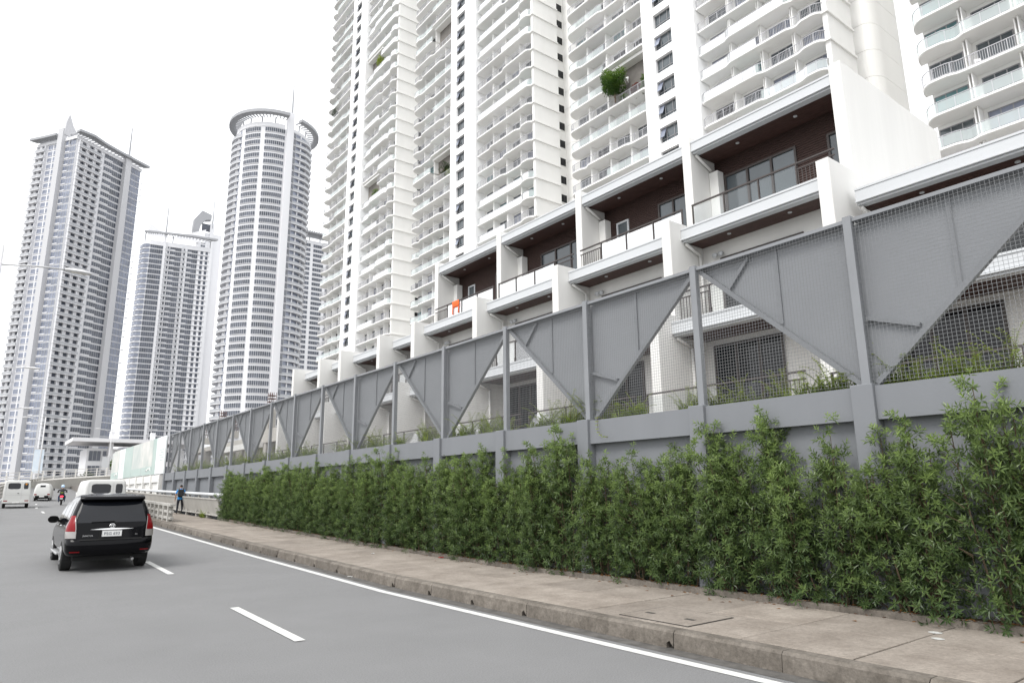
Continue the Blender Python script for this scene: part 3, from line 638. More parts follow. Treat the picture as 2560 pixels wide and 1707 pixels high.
def crown(par, base, az, pts_in, pts_out, z, nsl):
    m = MB(); k = len(pts_in)
    def quadstrip(A, B, z0, z1):
        for i in range(k-1): m.ext([(*A[i],z0),(*A[i+1],z0),(*B[i+1],z0),(*B[i],z0)], (0,0,z1-z0))
    mid = [((a[0]*.42+b[0]*.58),(a[1]*.42+b[1]*.58)) for a, b in zip(pts_in, pts_out)]
    quadstrip(mid, pts_out, z, z+1.1)
    for i in range(k-1):
        for j in range(nsl):
            t = (j+.5)/nsl; a = [pts_in[i][q]+(pts_in[i+1][q]-pts_in[i][q])*t for q in (0,1)]; b = [mid[i][q]+(mid[i+1][q]-mid[i][q])*t for q in (0,1)]
            m.bar((*a, z+.4), (*b, z+.4), .45, .6)
    for p in pts_in[::2]: m.box(p[0]-.3, p[0]+.3, p[1]-.1, p[1]+.5, z-5, z+.5)
    return m.obj('roof_frame', MT('far_grey'), par, base, math.pi/2-az)
crown(t1, Vector((0,0,0)), aR, [(0,4),(5,3.6),(12,4),(20,4),(28,4),(35.4,4)], [(-1.5,-3.4),(5,-5),(12,-3.6),(20,-3.2),(28,-3.2),(38,-3.4)], TOP1+2.6, 4)
crown(t1, bl, aL, [(0,4),(7,4),(14,4)], [(-2.6,-3.4),(7,-3),(14,-3)], TOP1+2.4, 5)
MB().box(-.5,36,-.5,2,TOP1,TOP1+1.6).obj('parapet', MT('far_white'), t1, (0,0,0), math.pi/2-aR); MB().box(-.5,24.2,-.5,2,TOP1,TOP1+1.5).obj('parapet', MT('far_white'), t1, bl, math.pi/2-aL)
# --- T2: farther slab tower
C2 = Vector((65.7,440,0)); a2 = R(100); u_2, n_2 = uvec(a2); TOP2 = 150.0; h2 = 3.2; N2 = 46; zs2 = [TOP2-h2*(i+1) for i in range(N2)]
t2 = thing('apartment_tower', 'lower grey slab tower with a thin mast between the two taller far towers', 'tower', C2)
bk = -n_2*18
polyobj('tower_body', [Vector((0,0,0)), u_2*33, u_2*33+bk, -u_2*3+bk, -u_2*5-n_2*6, -u_2*3.4-n_2*2], 0, TOP2, MT('far_white'), t2)
O0 = Vector((0,0,0))
for a, b, f in ((.2,7.0,0),(10.9,17.3,1),(20.6,26.2,1)): face_obj('window_band', band(a,b,h2,1.0,.45,h2-.15,stepped=bool(f)), FM, t2, O0, a2, zs2)
for a, b in ((8.6,10.7),(17.4,19.4)): face_obj('balcony', balc(a,b,h2,.9,1), FM, t2, O0, a2, zs2)
w2 = MB(); w2.box(27.8,29.3,-.05,.05,.5,2.6,1); w2.box(30.6,32.0,-.05,.05,.5,2.6,1); w2.box(26.2,33,-.5,.05,-.2,.05,0); face_obj('window_pair', w2, FM, t2, O0, a2, zs2)
cb = MB(); P = [(-.2,-.1),(-2.2,.5),(-3.9,2.4),(-5.4,6.2)]
for (a, b), (c, d) in zip(P, P[1:]): cb.ext([(a,b,.9),(c,d,.9),(c,d,2.9),(a,b,2.9)], (.02,.3,0), 1); cb.ext([(a-.3,b-.3,-.2),(c-.3,d-.2,-.2),(c,d,-.2),(a,b,-.2)], (0,0,.25), 0)
face_obj('corner_window', cb, FMP, t2, O0, a2, zs2)
finobj(t2, O0, a2, 7.2, 8.5, .9, 0, TOP2+8); finobj(t2, O0, a2, 19.5, 20.4, .5, 0, TOP2)
MB().tube([(7.9,-.5,TOP2+7),(7.9,-.5,TOP2+27)], [.55,.25], 6).obj('mast', MT('far_grey'), t2, (0,0,0), math.pi/2-a2)
crown(t2, O0, a2, [(-3,3),(4,1),(12,1),(22,1),(33,2)], [(-3.6,-1),(4,-2),(12,-3),(22,-4),(37,-3.5)], TOP2+6.5, 6)
m = MB(); m.ext([(-3,4,TOP2+7.5),(8,4,TOP2+8),(20,4,TOP2+7.5),(31,4,TOP2+15),(31,4,TOP2+7),(-3,4,TOP2+13)], (0,.6,0)); 
m = MB(); m.ext([(-2,5,TOP2+7),(10,5,TOP2+7),(-2,5,TOP2+15)], (0,.6,0)); m.ext([(10,6,TOP2+7),(30,6,TOP2+7),(30,6,TOP2+16)], (0,.6,0)); m.obj('sail_wall', MT('far_white'), t2, (0,0,0), math.pi/2-a2)
MB().box(-.3,33.2,-.4,2,TOP2-.8,TOP2+2).obj('parapet', MT('far_white'), t2, (0,0,0), math.pi/2-a2)
# --- tower section behind T2
t2b = thing('apartment_tower', 'narrow far tower with a curved crown behind the slab tower', 'tower', (110,528,0))
polyobj('tower_body', [Vector((0,0,0)), Vector((17,0,0)), Vector((17,14,0)), Vector((0,14,0))], 0, 196, MT('far_white'), t2b)
zz = [196-3.2*(i+1) for i in range(46)]
w2 = MB(); w2.box(2.6,5.6,-.05,.1,.5,2.7,1); w2.box(4.0,4.2,-.12,.05,.5,2.7,0); face_obj('window', w2, FM, t2b, O0, R(90), zz)
w2 = MB(); w2.box(-.8,.6,-.6,.2,0,.25,0); face_obj('ledge', w2, FM, t2b, O0, R(90), zz)
finobj(t2b, O0, R(90), 8, 11, .8, 0, 204); MB().tube([(9.6,-.4,200),(9.6,-.4,226)], [.55,.25], 6).obj('mast', MT('far_grey'), t2b)
m = MB(); Q = [(-3,-2.5,188),(-4.5,-3,196),(-4,-3,204),(1,-3,212),(8,-3,210)]; Q2 = [(1,-2.5,188),(0,-3,196),(1,-3,201),(4,-3,205),(8,-3,206)]
for i in range(4): m.ext([Q[i],Q[i+1],Q2[i+1],Q2[i]], (0,5,0))
m.obj('crown', MT('far_grey'), t2b); MB().box(2.2,8,-.1,.1,197,203).obj('crown_window', MT('tower_glass'), t2b)
# --- T3: round tower
C3 = Vector((97.3,318,0)); r3 = 17.2; TOP3 = 172.0; h3 = 3.28; N3 = 50; zs3 = [TOP3-h3*(i+1) for i in range(N3)]
t3 = thing('round_tower', 'tall round white tower with ring canopy and slim mast', 'tower', C3)
vd = math.atan2(-C3.y, -C3.x)                      # direction towards the viewer
def phi(X):
    d = Vector((X,300,0)).normalized(); off = d.x*C3.y-d.y*C3.x; return vd+math.asin(max(-1, min(1, off/r3)))
def arcpts(a0, a1, r, n): return [(r*math.cos(a0+(a1-a0)*i/n), r*math.sin(a0+(a1-a0)*i/n)) for i in range(n+1)]
def arcbox(m, a0, a1, ra, rb_, z0, z1, mi=0, n=6):
    A, B = arcpts(a0, a1, ra, n), arcpts(a0, a1, rb_, n)
    for i in range(n): m.ext([(*A[i],z0),(*A[i+1],z0),(*B[i+1],z0),(*B[i],z0)], (0,0,z1-z0), mi)
MB().prism(arcpts(0, 2*math.pi*47/48, r3, 47), 0, TOP3).obj('tower_body', MT('far_white'), t3)
p_ = {k: phi(v) for k, v in dict(l=73.4,b1=77.6,g0=79.2,g1=85.6,g2=87.6,g3=96.3,f0=96.9,f1=99.7,r0=101.6,r1=108.3,e=109.6).items()}
def arcband(a0, a1, n, zl=.75, zh=2.9):
    m = MB(); arcbox(m, a0, a1, r3-.1, r3+.08, zl, zh, 1, max(3, n//2))
    for i in range(n+1): a = a0+(a1-a0)*i/n; c, s_ = math.cos(a), math.sin(a); m.bar((c*(r3+.1), s_*(r3+.1), zl), (c*(r3+.1), s_*(r3+.1), zh), .14, .18, 2)
    arcbox(m, a0, a1, r3-.1, r3+.35, zl-.16, zl, 0, 4); return m
for a, b, n in ((p_['g0'],p_['g1'],8),(p_['g2'],p_['g3'],10)):
    me = arcband(a, b, n).mesh('window_band', FM)
    for z in zs3: mo('window_band', me, t3, (0,0,z))
def arcbalc(a0, a1, dep):
    m = MB(); arcbox(m, a0, a1, r3-.1, r3+.07, 0, h3-.3, 1, 5); A = arcpts(a0-.02, a1+.02, r3, 8); B = [(p[0]*(1+dep/r3*math.sin(math.pi*(i+.35)/8.7)), p[1]*(1+dep/r3*math.sin(math.pi*(i+.35)/8.7))) for i, p in enumerate(A)]
    for i in range(8): m.ext([(*A[i],-.32),(*A[i+1],-.32),(*B[i+1],-.32),(*B[i],-.32)], (0,0,.3), 0); m.ext([(*B[i],0),(*B[i+1],0),(*B[i+1],1.05),(*B[i],1.05)], (.02,.06,0), 2)
    for t in (.2,.55,.85): a = a0+(a1-a0)*t; m.bar((math.cos(a)*(r3+.2), math.sin(a)*(r3+.2), 0), (math.cos(a)*(r3+.2), math.sin(a)*(r3+.2), h3-.3), .8, .5, 0)
    return m
for a, b, d in ((p_['l']-.55,p_['b1'],2.2),(p_['r0'],p_['r1']+.12,1.9)):
    me = arcbalc(a, b, d).mesh('balcony', FMP)
    for z in zs3: mo('balcony', me, t3, (0,0,z))
me = arcband(p_['f1']+.01, p_['r0']-.01, 3, .3, 3.0).mesh('window_band', FM)
for z in zs3: mo('window_band', me, t3, (0,0,z))
m = MB(); arcbox(m, p_['r1']+.16, p_['e']+.5, r3-.1, r3+1.2, -.2, .05, 0, 5); me = m.mesh('ledge', FM)
for z in zs3: mo('ledge', me, t3, (0,0,z))
m = MB(); arcbox(m, p_['f0'], p_['f1'], r3-.3, r3+1.4, 0, TOP3+9, 0, 3); m.obj('fin', MT('far_white'), t3)
am = (p_['f0']+p_['f1'])/2+.03; MB().tube([(math.cos(am)*(r3+.6), math.sin(am)*(r3+.6), TOP3+6), (math.cos(am)*(r3+.6), math.sin(am)*(r3+.6), TOP3+24)], [.55,.25], 6).obj('mast', MT('far_grey'), t3)
m = MB(); arcbox(m, p_['l']-.5, p_['g3'], r3-1, r3+.25, TOP3, TOP3+2.2, 0, 12); m.obj('parapet', MT('far_white'), t3); m = MB(); arcbox(m, p_['f1'], p_['e']+.5, r3-1, r3+.25, TOP3, TOP3+1.5, 0, 8); m.obj('parapet', MT('far_white'), t3)
m = MB(); arcbox(m, p_['l']-.6, p_['f0'], r3+1.2, r3+4.0, TOP3+5.5, TOP3+7, 0, 18); arcbox(m, p_['f1']+.12, p_['e']+.7, r3+1.4, r3+4.0, TOP3+5, TOP3+6.4, 0, 10)
for i in range(26):
    a = p_['l']-.4+(p_['f0']-p_['l']+.4)*i/25; c, s_ = math.cos(a), math.sin(a); m.bar((c*(r3-1.5), s_*(r3-1.5), TOP3+5.8), (c*(r3+1.3), s_*(r3+1.3), TOP3+5.8), .35, .6)
for i in range(14):
    a = p_['f1']+.15+(p_['e']-p_['f1']+.4)*i/13; c, s_ = math.cos(a), math.sin(a); m.bar((c*(r3-1.5), s_*(r3-1.5), TOP3+5.3), (c*(r3+1.5), s_*(r3+1.5), TOP3+5.3), .35, .6)
for i in range(9):
    a = p_['l']+(p_['e']-p_['l'])*i/8; c, s_ = math.cos(a), math.sin(a); m.bar((c*(r3-1.6), s_*(r3-1.6), TOP3), (c*(r3-1.6), s_*(r3-1.6), TOP3+6), .5, .5)
m.obj('ring_canopy', MT('far_grey'), t3)
# --- tower half hidden behind the round one
t4 = thing('apartment_tower', 'far white tower with rows of dark windows peeking out behind the round tower', 'tower', (140,410,0))
polyobj('tower_body', [Vector((0,0,0)), Vector((34,0,0)), Vector((34,16,0)), Vector((0,16,0))], 0, 162, MT('far_white'), t4)
zz = [160-3.2*(i+1) for i in range(46)]
for a, b in ((6,13),(15,22),(24,31)): face_obj('window_band', band(a,b,3.2,1.4,.8), FM, t4, O0, R(90), zz)
m = MB(); m.box(4,34,-3,6,166,167)
for i in range(20): m.box(4+i*1.5,4.5+i*1.5,-6,-3,166,166.5)
m.obj('roof_frame', MT('far_grey'), t4); m = MB(); [m.box(5+i*7,5.6+i*7,0,.6,162,166) for i in range(5)]; m.obj('roof_post', MT('far_grey'), t4)
# --- low white block with a flat canopy at the foot of the towers
lb = thing('podium_building', 'low white building with thin flat canopy roof at the foot of the far towers', 'building', (18.5,196,0))
MB().box(2,24,.3,14,0,13.2).obj('wall', MT('far_white'), lb); MB().box(-1.5,27,-3,15,14.6,15.5).obj('canopy', MT('far_white'), lb)
for x in (6.4, 15.5): MB().box(x,x+1.0,-1.2,.2,0,17.4).obj('pier', MT('far_white'), lb)
for x0, x1 in ((2.5,5.0),(5.4,6.2),(8.2,12.3),(12.8,15.2),(17.2,21)):
    for z in (3.0, 6.6, 10.2):
        w = MB().box(x0,x1,.18,.32,z,z+2.4).obj('window', MT('tower_glass'), lb); m = MB(); n = max(1,int((x1-x0)/.7))
        for i in range(n+1): m.box(x0+(x1-x0)*i/n-.04, x0+(x1-x0)*i/n+.04, .1,.2,z,z+2.4)
        m.obj('mullion', MT('tower_metal'), w)
# ------------------------------------------------------------------ foliage
def leaf_mat(name, dark, young, gloss=.35):
    m = bpy.data.materials.new(name); m.use_nodes = True; MATS[name] = m; t = m.node_tree; L = t.links.new; b = t.nodes['Principled BSDF']; out = t.nodes['Material Output']
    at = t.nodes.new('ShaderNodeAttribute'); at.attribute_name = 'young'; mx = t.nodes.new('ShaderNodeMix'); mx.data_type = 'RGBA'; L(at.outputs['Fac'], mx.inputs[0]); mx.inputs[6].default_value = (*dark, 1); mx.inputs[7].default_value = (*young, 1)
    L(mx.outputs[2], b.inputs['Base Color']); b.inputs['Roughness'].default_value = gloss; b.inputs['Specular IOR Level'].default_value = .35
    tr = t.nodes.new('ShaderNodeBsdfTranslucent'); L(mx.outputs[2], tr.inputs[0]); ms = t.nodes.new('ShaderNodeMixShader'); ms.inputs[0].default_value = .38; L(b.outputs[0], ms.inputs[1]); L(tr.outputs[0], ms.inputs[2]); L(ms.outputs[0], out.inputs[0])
    return m
leaf_mat('hedge_leaf', (.05,.088,.034), (.29,.39,.115), .32); leaf_mat('weed_leaf', (.14,.21,.04), (.38,.46,.09)); leaf_mat('tree_leaf', (.05,.11,.02), (.2,.32,.05)); leaf_mat('dark_leaf', (.02,.04,.015), (.06,.1,.03)); leaf_mat('lime_leaf', (.2,.27,.03), (.42,.5,.08)); leaf_mat('red_leaf', (.09,.02,.02), (.25,.05,.03))
pm('twig', (.09,.065,.04), .9, var=.3, vs=20)
class LB:
    """many leaves in one mesh with a 'young' value for each vertex"""
    def __init__(s): s.v = []; s.f = []; s.y = []
    def leaf(s, p, d, n, l, w, yv):
        a = d.cross(n)
        if a.length < 1e-4: a = d.cross(Vector((.3,.5,.8)))
        a.normalize(); n2 = a.cross(d).normalized(); k = len(s.v); q = p+d*l*.45
        s.v += [p, q+a*w/2+n2*w*.18, p+d*l-n2*l*.12, q-a*w/2+n2*w*.18]; s.f += [(k,k+1,k+2),(k,k+2,k+3)]; s.y += [yv]*4
    def mesh(s, name, mat):
        me = bpy.data.meshes.new(name); me.from_pydata([tuple(x) for x in s.v], [], s.f); me.materials.append(MATS[mat])
        at = me.attributes.new('young', 'FLOAT', 'POINT'); at.data.foreach_set('value', s.y); me.update(); return me
def rv(r_): 
    while 1:
        v = Vector((r_.uniform(-1,1), r_.uniform(-1,1), r_.uniform(-1,1)))
        if .05 < v.length < 1: return v.normalized()
def bush(seed, H, nl=9, wy=.68, wx=.38, dens=1.0, spire=1.0):
    r_ = random.Random(seed); lb = LB(); st = MB()
    for i in range(nl):
        by = r_.uniform(-1,1)*wy*.75; bx = r_.uniform(-.6,.7)*wx; hh = H*max(.35, min(1.06, 1.02-.32*abs(by/(wy*.75))**1.4+r_.uniform(-.2,.06))); lean = Vector((r_.uniform(-.25,.02), r_.uniform(-.12,.12), 0)); rad = r_.uniform(.24,.36)
        st.tube([(bx*.4,by*.5,-.05),(bx*.8,by*.8,hh*.3),(bx+lean.x*.4,by+lean.y*.5,hh*.65),(bx+lean.x*.9,by+lean.y,hh*.95)], [.014,.011,.008,.004], 4)
        ncl = int(13*dens*hh/2.2)
        for j in range(ncl):
            t = (j+r_.random())/ncl; z = hh*(.03+.97*t**.92); rz_ = rad*(1-t**2.4)*spire+.02; ang = r_.uniform(0, 2*math.pi)
            out = Vector((math.cos(ang)-.25, math.sin(ang), 0)).normalized(); cc = Vector((bx+lean.x*t, by+lean.y*t, z))+out*rz_*r_.uniform(.35,1.0); cr = .15*(1.15-.75*t)
            if t < .9: st.tube([(bx+lean.x*t*.8, by+lean.y*t*.8, z-.15), cc], [.006,.003], 3)
            for w_ in range(6 if t < .85 else 4):
                o2 = rv(r_); p = cc+Vector((o2.x*cr, o2.y*cr, o2.z*cr*1.2))
                tw = (o2*.8+out*.5+Vector((-.15,0,r_.uniform(.2,.8)))).normalized()
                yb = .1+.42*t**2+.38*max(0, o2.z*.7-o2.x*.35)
                nlv = r_.randint(9,13)
                for q in range(nlv):
                    u = q/nlv; pp = p+tw*(.1*u); a2_ = q*2.4; e1 = tw.orthogonal().normalized(); e2 = tw.cross(e1)
                    d = (e1*math.cos(a2_)+e2*math.sin(a2_))*(1.1-.7*u)+tw*(.2+.8*u)+Vector((0,0,-.12*(1-u))); d.normalize()
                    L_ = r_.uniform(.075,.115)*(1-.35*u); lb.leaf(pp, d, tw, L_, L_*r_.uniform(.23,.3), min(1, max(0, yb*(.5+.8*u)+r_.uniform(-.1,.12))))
    return lb, st
BV = []
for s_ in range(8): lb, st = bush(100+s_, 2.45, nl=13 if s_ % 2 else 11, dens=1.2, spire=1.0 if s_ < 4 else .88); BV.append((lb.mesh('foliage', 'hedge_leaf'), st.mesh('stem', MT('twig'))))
spots = []; y = 1.2
r_ = random.Random(21)
for kb in range(-2, 11):
    for off in (.5,1.38,2.26):
        yy = 4.46+2.795*kb+off+r_.uniform(-.1,.1)
        if .9 < yy < 34.6: spots.append(yy)
for i, y in enumerate(spots):
    g0 = zr(y)+KH+.02; hgt = (2.72-g0)*r_.uniform(.92,1.1); sc = hgt/2.45
    lab = 'leafy green hedge shrub growing in the row against the grey wall'
    if i == 0: lab = 'tall leafy hedge shrub cut off by the right edge of the picture'
    elif i == len(spots)-1: lab = 'last hedge shrub at the far end beside the white parapet'
    o = thing('hedge_shrub', lab, 'shrub', (9.5+r_.uniform(-.04,.04), y, g0), r_.choice((-.25,0,.2)), 'hedge shrubs along the grey wall'); o.scale = (1.0 if y < 12 else 1.05, 1, sc)
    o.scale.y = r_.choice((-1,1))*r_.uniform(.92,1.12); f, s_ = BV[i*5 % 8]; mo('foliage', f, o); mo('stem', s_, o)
# fallen leaves in the planter
lb = LB(); r_ = random.Random(5)
for i in range(1500):
    y = 1+32*r_.random(); x = 9.12+r_.random()**1.5*.5-.1*(r_.random() < .12)-.5*(r_.random() < .04); g0 = zr(y)+KH+(.085 if x < 9.29 else .04) if x > 9.13 else zr(y)+KH+.006
    a = r_.uniform(0,6.28); lb.leaf(Vector((x,y,g0)), Vector((math.cos(a),math.sin(a),r_.uniform(0,.2))), Vector((0,0,1)), r_.uniform(.05,.09), .025, r_.random())
leaf_mat('dead_leaf', (.12,.045,.02), (.3,.14,.04)); tag(mo('leaf_litter', lb.mesh('leaf_litter','dead_leaf')), 'brown fallen leaves along the planter edge under the hedge', 'leaves', kind='stuff')
# weeds on the wall top
def weed(seed, n, H):
    r_ = random.Random(seed); lb = LB(); st = MB()
    for i in range(n):
        a = r_.uniform(0,6.28); el = r_.uniform(.5,1.35); L_ = H*r_.uniform(.5,1.15); base = Vector((r_.uniform(-.12,.12), r_.uniform(-.42,.42), 0)); d = Vector((math.cos(a)*math.cos(el)*.6, math.sin(a)*math.cos(el), math.sin(el))); pts = []; p = base.copy(); N = 9
        for j in range(N+1):
            pts.append(p.copy()); p = p+d*(L_/N); d = (d+Vector((0,0,-.2*j/N*1.6))).normalized()
        st.tube(pts, [.006*(1-.8*j/N) for j in range(N+1)], 3)
        for j in range(2, N+1):
            tdir = (pts[j]-pts[j-1]).normalized(); sd2 = tdir.cross(Vector((0,0,1)))
            if sd2.length < .05: sd2 = Vector((1,0,0))
            sd2.normalize()
            for q in (0,.5):
                pp = pts[j-1].lerp(pts[j], q)
                for sg in (-1,1): lb.leaf(pp, (sd2*sg+tdir*.45).normalized(), Vector((0,0,1)), r_.uniform(.07,.11)*(1.15-.55*j/N), .028, min(1, .15+.75*j/N*r_.random()+.2*(el > 1)))
    for i in range(n*3):
        base = Vector((r_.uniform(-.12,.12), r_.uniform(-.5,.5), 0)); d = Vector((r_.uniform(-.4,.4), r_.uniform(-.5,.5), 1)).normalized(); lb.leaf(base, d, Vector((1,0,0)), r_.uniform(.12,.3), .014, r_.uniform(.1,.8))
    return lb.mesh('foliage','weed_leaf'), st.mesh('stem', MT('twig'))
WV = [weed(s_, n, h) for s_, n, h in ((1,20,.85),(2,28,.7),(3,14,1.0),(4,24,.6))]
r_ = random.Random(9); y = 1.4; i = 0
while y < 47.5:
    d = abs(((y-4.46)/2.795+.5) % 1-.5)
    if r_.random() < .9:
        o = thing('weed_clump', 'green feathery weed clump sprouting on the wall top behind the wire mesh', 'weed', (9.97+r_.uniform(-.06,.08), y, WT-.02), r_.uniform(-.5,.5), 'weeds along the wall top'); sc = r_.uniform(.65,1.0); o.scale = (sc, sc, sc)
        f, s_ = WV[(i*3+i//4) % 4]; mo('foliage', f, o); mo('stem', s_, o)
    i += 1; y += r_.uniform(.52,.82)
o = thing('trailing_weed', 'single weed stem hanging over the front of the grey wall beam', 'weed', (9.56, 9.7, WT)); lb = LB(); st = MB(); pts = [Vector((.25,0,.02)),Vector((.0,-.05,.05)),Vector((-.05,-.1,-.1)),Vector((-.06,-.12,-.25)),Vector((-.08,-.25,-.36)),Vector((-.08,-.4,-.38))]; st.tube(pts, .005, 4)
for a, b in zip(pts, pts[1:]):
    for q in (.2,.7):
        for sg in (-1,1): lb.leaf(a.lerp(b,q), Vector((-.3,sg*.8,.2)).normalized(), Vector((-1,0,0)), .06, .022, .5)
mo('foliage', lb.mesh('foliage','weed_leaf'), o); st.obj('stem', MT('twig'), o)
# trees and shrubs
def crownmesh(seed, rx, ry, rz_, n, ls, mat, clumps=14):
    r_ = random.Random(seed); lb = LB(); cs_ = []
    for i in range(clumps): v = rv(r_); cs_.append((Vector((v.x*rx*.62, v.y*ry*.62, v.z*rz_*.62)), r_.uniform(.32,.5)))
    for i in range(n):
        c, cr = r_.choice(cs_); v = rv(r_); p = c+Vector((v.x*rx*cr, v.y*ry*cr, v.z*rz_*cr))*r_.uniform(.55,1)
        d = (v*.8+rv(r_)*.7+Vector((0,0,.2))).normalized(); lb.leaf(p, d, Vector((0,0,1)), ls*r_.uniform(.7,1.3), ls*.5, min(1, max(0, .25+.5*v.z+r_.uniform(-.2,.25))))
    return lb.mesh('crown', mat)
def tree(name, label, loc, H, rx, ry, rz_, n, ls, mat, seed, group=None):
    o = thing(name, label, 'tree', loc, 0, group); mo('crown', crownmesh(seed, rx, ry, rz_, n, ls, mat), o, (0,0,H))
    st = MB(); st.tube([(0,0,-.02),(.03,.05,H*.5),(0,0,H)], [.09,.07,.05], 6)
    for k in range(5): a = k*1.3; st.tube([(0,0,H*.7),(math.cos(a)*rx*.5,math.sin(a)*ry*.5,H+rz_*.3)], [.05,.02], 5)
    st.obj('trunk', MT('twig'), o); return o
FZ = lambda k: 1.35+FH*k
tree('balcony_tree', 'round green tree leaning out of a high tower balcony', (57.9,53.1,FZ(16)), 3.1, 1.6, 2.0, 1.9, 5200, .24, 'tree_leaf', 1)
tree('balcony_tree', 'dark green tree in the tower terrace above the yellow shrub', (58.9,95.2,FZ(18)), 2.2, .9, 1.4, 1.6, 1500, .2, 'dark_leaf', 2)
tree('balcony_tree', 'pale green tree on a high terrace of the leftmost balcony tower', (58.7,121.5,FZ(30)), 2.2, .9, 1.5, 1.7, 1300, .22, 'lime_leaf', 3)
tree('balcony_tree', 'small pale tree in the lower terrace of the leftmost balcony tower', (59,122.6,FZ(20)), 1.6, .7, 1.1, 1.0, 900, .2, 'tree_leaf', 4)
tree('balcony_tree', 'sparse tree at the left edge of the leftmost balcony tower', (58.9,146.4,FZ(30)), 1.6, .8, 1.2, 1.1, 600, .22, 'dark_leaf', 5)
def shrub(label, loc, rx, ry, rz_, n, ls, mat, seed):
    o = thing('balcony_shrub', label, 'shrub', loc, 0); mo('foliage', crownmesh(seed, rx, ry, rz_, n, ls, mat, 8), o, (0,0,rz_*.8)); st = MB(); [st.tube([(0,0,0),(rx*.4*math.cos(k),ry*.5*math.sin(k),rz_)], .02, 4) for k in (0,2,4)]; st.obj('stem', MT('twig'), o)
shrub('bright yellow shrub behind the tower terrace railing', (58.8,93.3,FZ(18)), .5, 1.2, .9, 800, .18, 'lime_leaf', 6)
shrub('red leaved shrub beside the balcony tree', (58.9,50.6,FZ(16)), .4, 1.0, 1.0, 700, .2, 'red_leaf', 7)
shrub('green shrub at the strip end of the planted balcony', (58.8,49.3,FZ(16)), .4, .6, 1.2, 500, .22, 'tree_leaf', 8)
shrub('low green shrub under the balcony tree', (58.7,52.2,FZ(16)), .4, .9, .7, 500, .2, 'tree_leaf', 9)
tree('street_tree', 'small dark tree in front of the low canopy building', (20.6,190,1), 4.2, 2.2, 2, 2.0, 900, .5, 'dark_leaf', 11)
tree('street_tree', 'green tree on the upper level of the low canopy building', (26.2,193,6.5), 2.5, 1.6, 1.4, 1.5, 700, .4, 'tree_leaf', 12)
# ------------------------------------------------------------------ parapets and railings
pm('parapet_concrete', (.38,.368,.343), .85, var=.12, vs=.9, streak=.4); pm('old_concrete', (.4,.385,.36), .9, vcol=(.27,.26,.24), vs=2.2, bump=.3)
# white parapet with pipe rail on the pavement side of the wall
pp = thing('parapet', 'white concrete parapet with round top rail beside the walking man', 'parapet', (9.2,34.2,0))
ys = [34.2+2.1*i for i in range(15)]
for i, ya in enumerate(ys):
    z0 = zr(ya)+KH-.05
    MB().box(-.09,.14,ya-34.2-.09,ya-34.2+.09,z0,z0+.36).box(-.04,.08,ya-34.2-.05,ya-34.2+.05,z0+.9,z0+1.12).obj('foot', MT('parapet_concrete'), pp)
    if i+1 < len(ys):
        yb = ys[i+1]; z1 = zr(yb)+KH-.05; m = MB(); e = .008
        m.ext([(-.2,ya+e-34.2,z0+.95),(-.2,yb-e-34.2,z1+.95),(.02,yb-e-34.2,z1+.26),(.02,ya+e-34.2,z0+.26)], (.1,0,0)); m.bar((-.05,ya+e-34.2,z0+.23),(-.05,yb-e-34.2,z1+.23),.16,.05); m.bar((-.17,ya+e-34.2,z0+.97),(-.17,yb-e-34.2,z1+.97),.12,.05); m.obj('panel', MT('parapet_concrete'), pp)
MB().tube([(-.02,ya-34.2,zr(ya)+KH+1.12) for ya in [33.9]+ys[1:]], .075, 10).obj('top_rail', MT('white_paint'), pp, smooth=True)
def balustrade(name, label, pts, h, step=.9, mat='old_concrete'):
    o = thing(name, label, 'balustrade', pts[0]); O = Vector(pts[0]); P = [Vector(p)-O for p in pts]; m = MB(); r_ = MB(); total = 0
    for a, b in zip(P, P[1:]):
        for k, zz in enumerate((.3*h, .62*h, .96*h)): r_.bar(a+Vector((0,0,zz)), b+Vector((0,0,zz)), .13 if k < 2 else .2, .1)
        n = max(1, int((b-a).length/step))
        for i in range(n):
            p = a.lerp(b, (i+.5)/n); m2 = MB(); m2.box(p.x-.1,p.x+.1,p.y-.1,p.y+.1,p.z-.1,p.z+h*.93); m2.obj('post', MT(mat), o); total += 1
    r_.obj('rail', MT(mat), o); return o
balustrade('balustrade', 'concrete balustrade with square openings starting at the kerb by the pavement', [(kx(y)+.3, y, zr(y)+KH-.1) for y in (33.6,37,41,46,51,56,60)], .85, .9, 'parapet_concrete')
balustrade('balustrade', 'long concrete balustrade along the outer side of the far road bend', [(p[0]-.35, p[1], rows[i*1][0][2]) for i, p in list(enumerate(LEd))[26::2]], 1.0, 1.3, 'parapet_concrete')
# white metal railing on the upper ramp behind
wrl = [(-1,96,3.0),(4,101,3.55),(9,107,4.1),(14.5,113,4.6),(21,120,5.2)]
wr_ = thing('ramp_railing', 'white metal railing on the raised ramp behind the far bend', 'railing', wrl[0]); O = Vector(wrl[0]); m = MB()
pm('rail_white', (.75,.73,.7), .6)
for a, b in zip(wrl, wrl[1:]):
    a, b = Vector(a)-O, Vector(b)-O
    for zz in (.35,.7,1.05): m.bar(a+Vector((0,0,zz)), b+Vector((0,0,zz)), .08, .07)
    for i in range(4): p = a.lerp(b, i/4); MB().box(p.x-.07,p.x+.07,p.y-.07,p.y+.07,p.z-.1,p.z+1.1).obj('post', MT('rail_white'), wr_)
m.obj('rail', MT('rail_white'), wr_)
rm = MB(); a = [[(x,y,z-.12),(x-.0,y,z-1.2)] for x, y, z in wrl]; 
for (x,y,z), (x1,y1,z1) in zip(wrl, wrl[1:]): rm.ext([(x+.2,y-.2,z-.1),(x1+.2,y1-.2,z1-.1),(x1+.2,y1-.2,-.3),(x+.2,y-.2,-.3)], (-3,4,0))
tag(rm.obj('ramp', MT('parapet_concrete')), kind='structure')
pm('barrier_orange', (.55,.13,.07), .55, var=.15, vs=2)
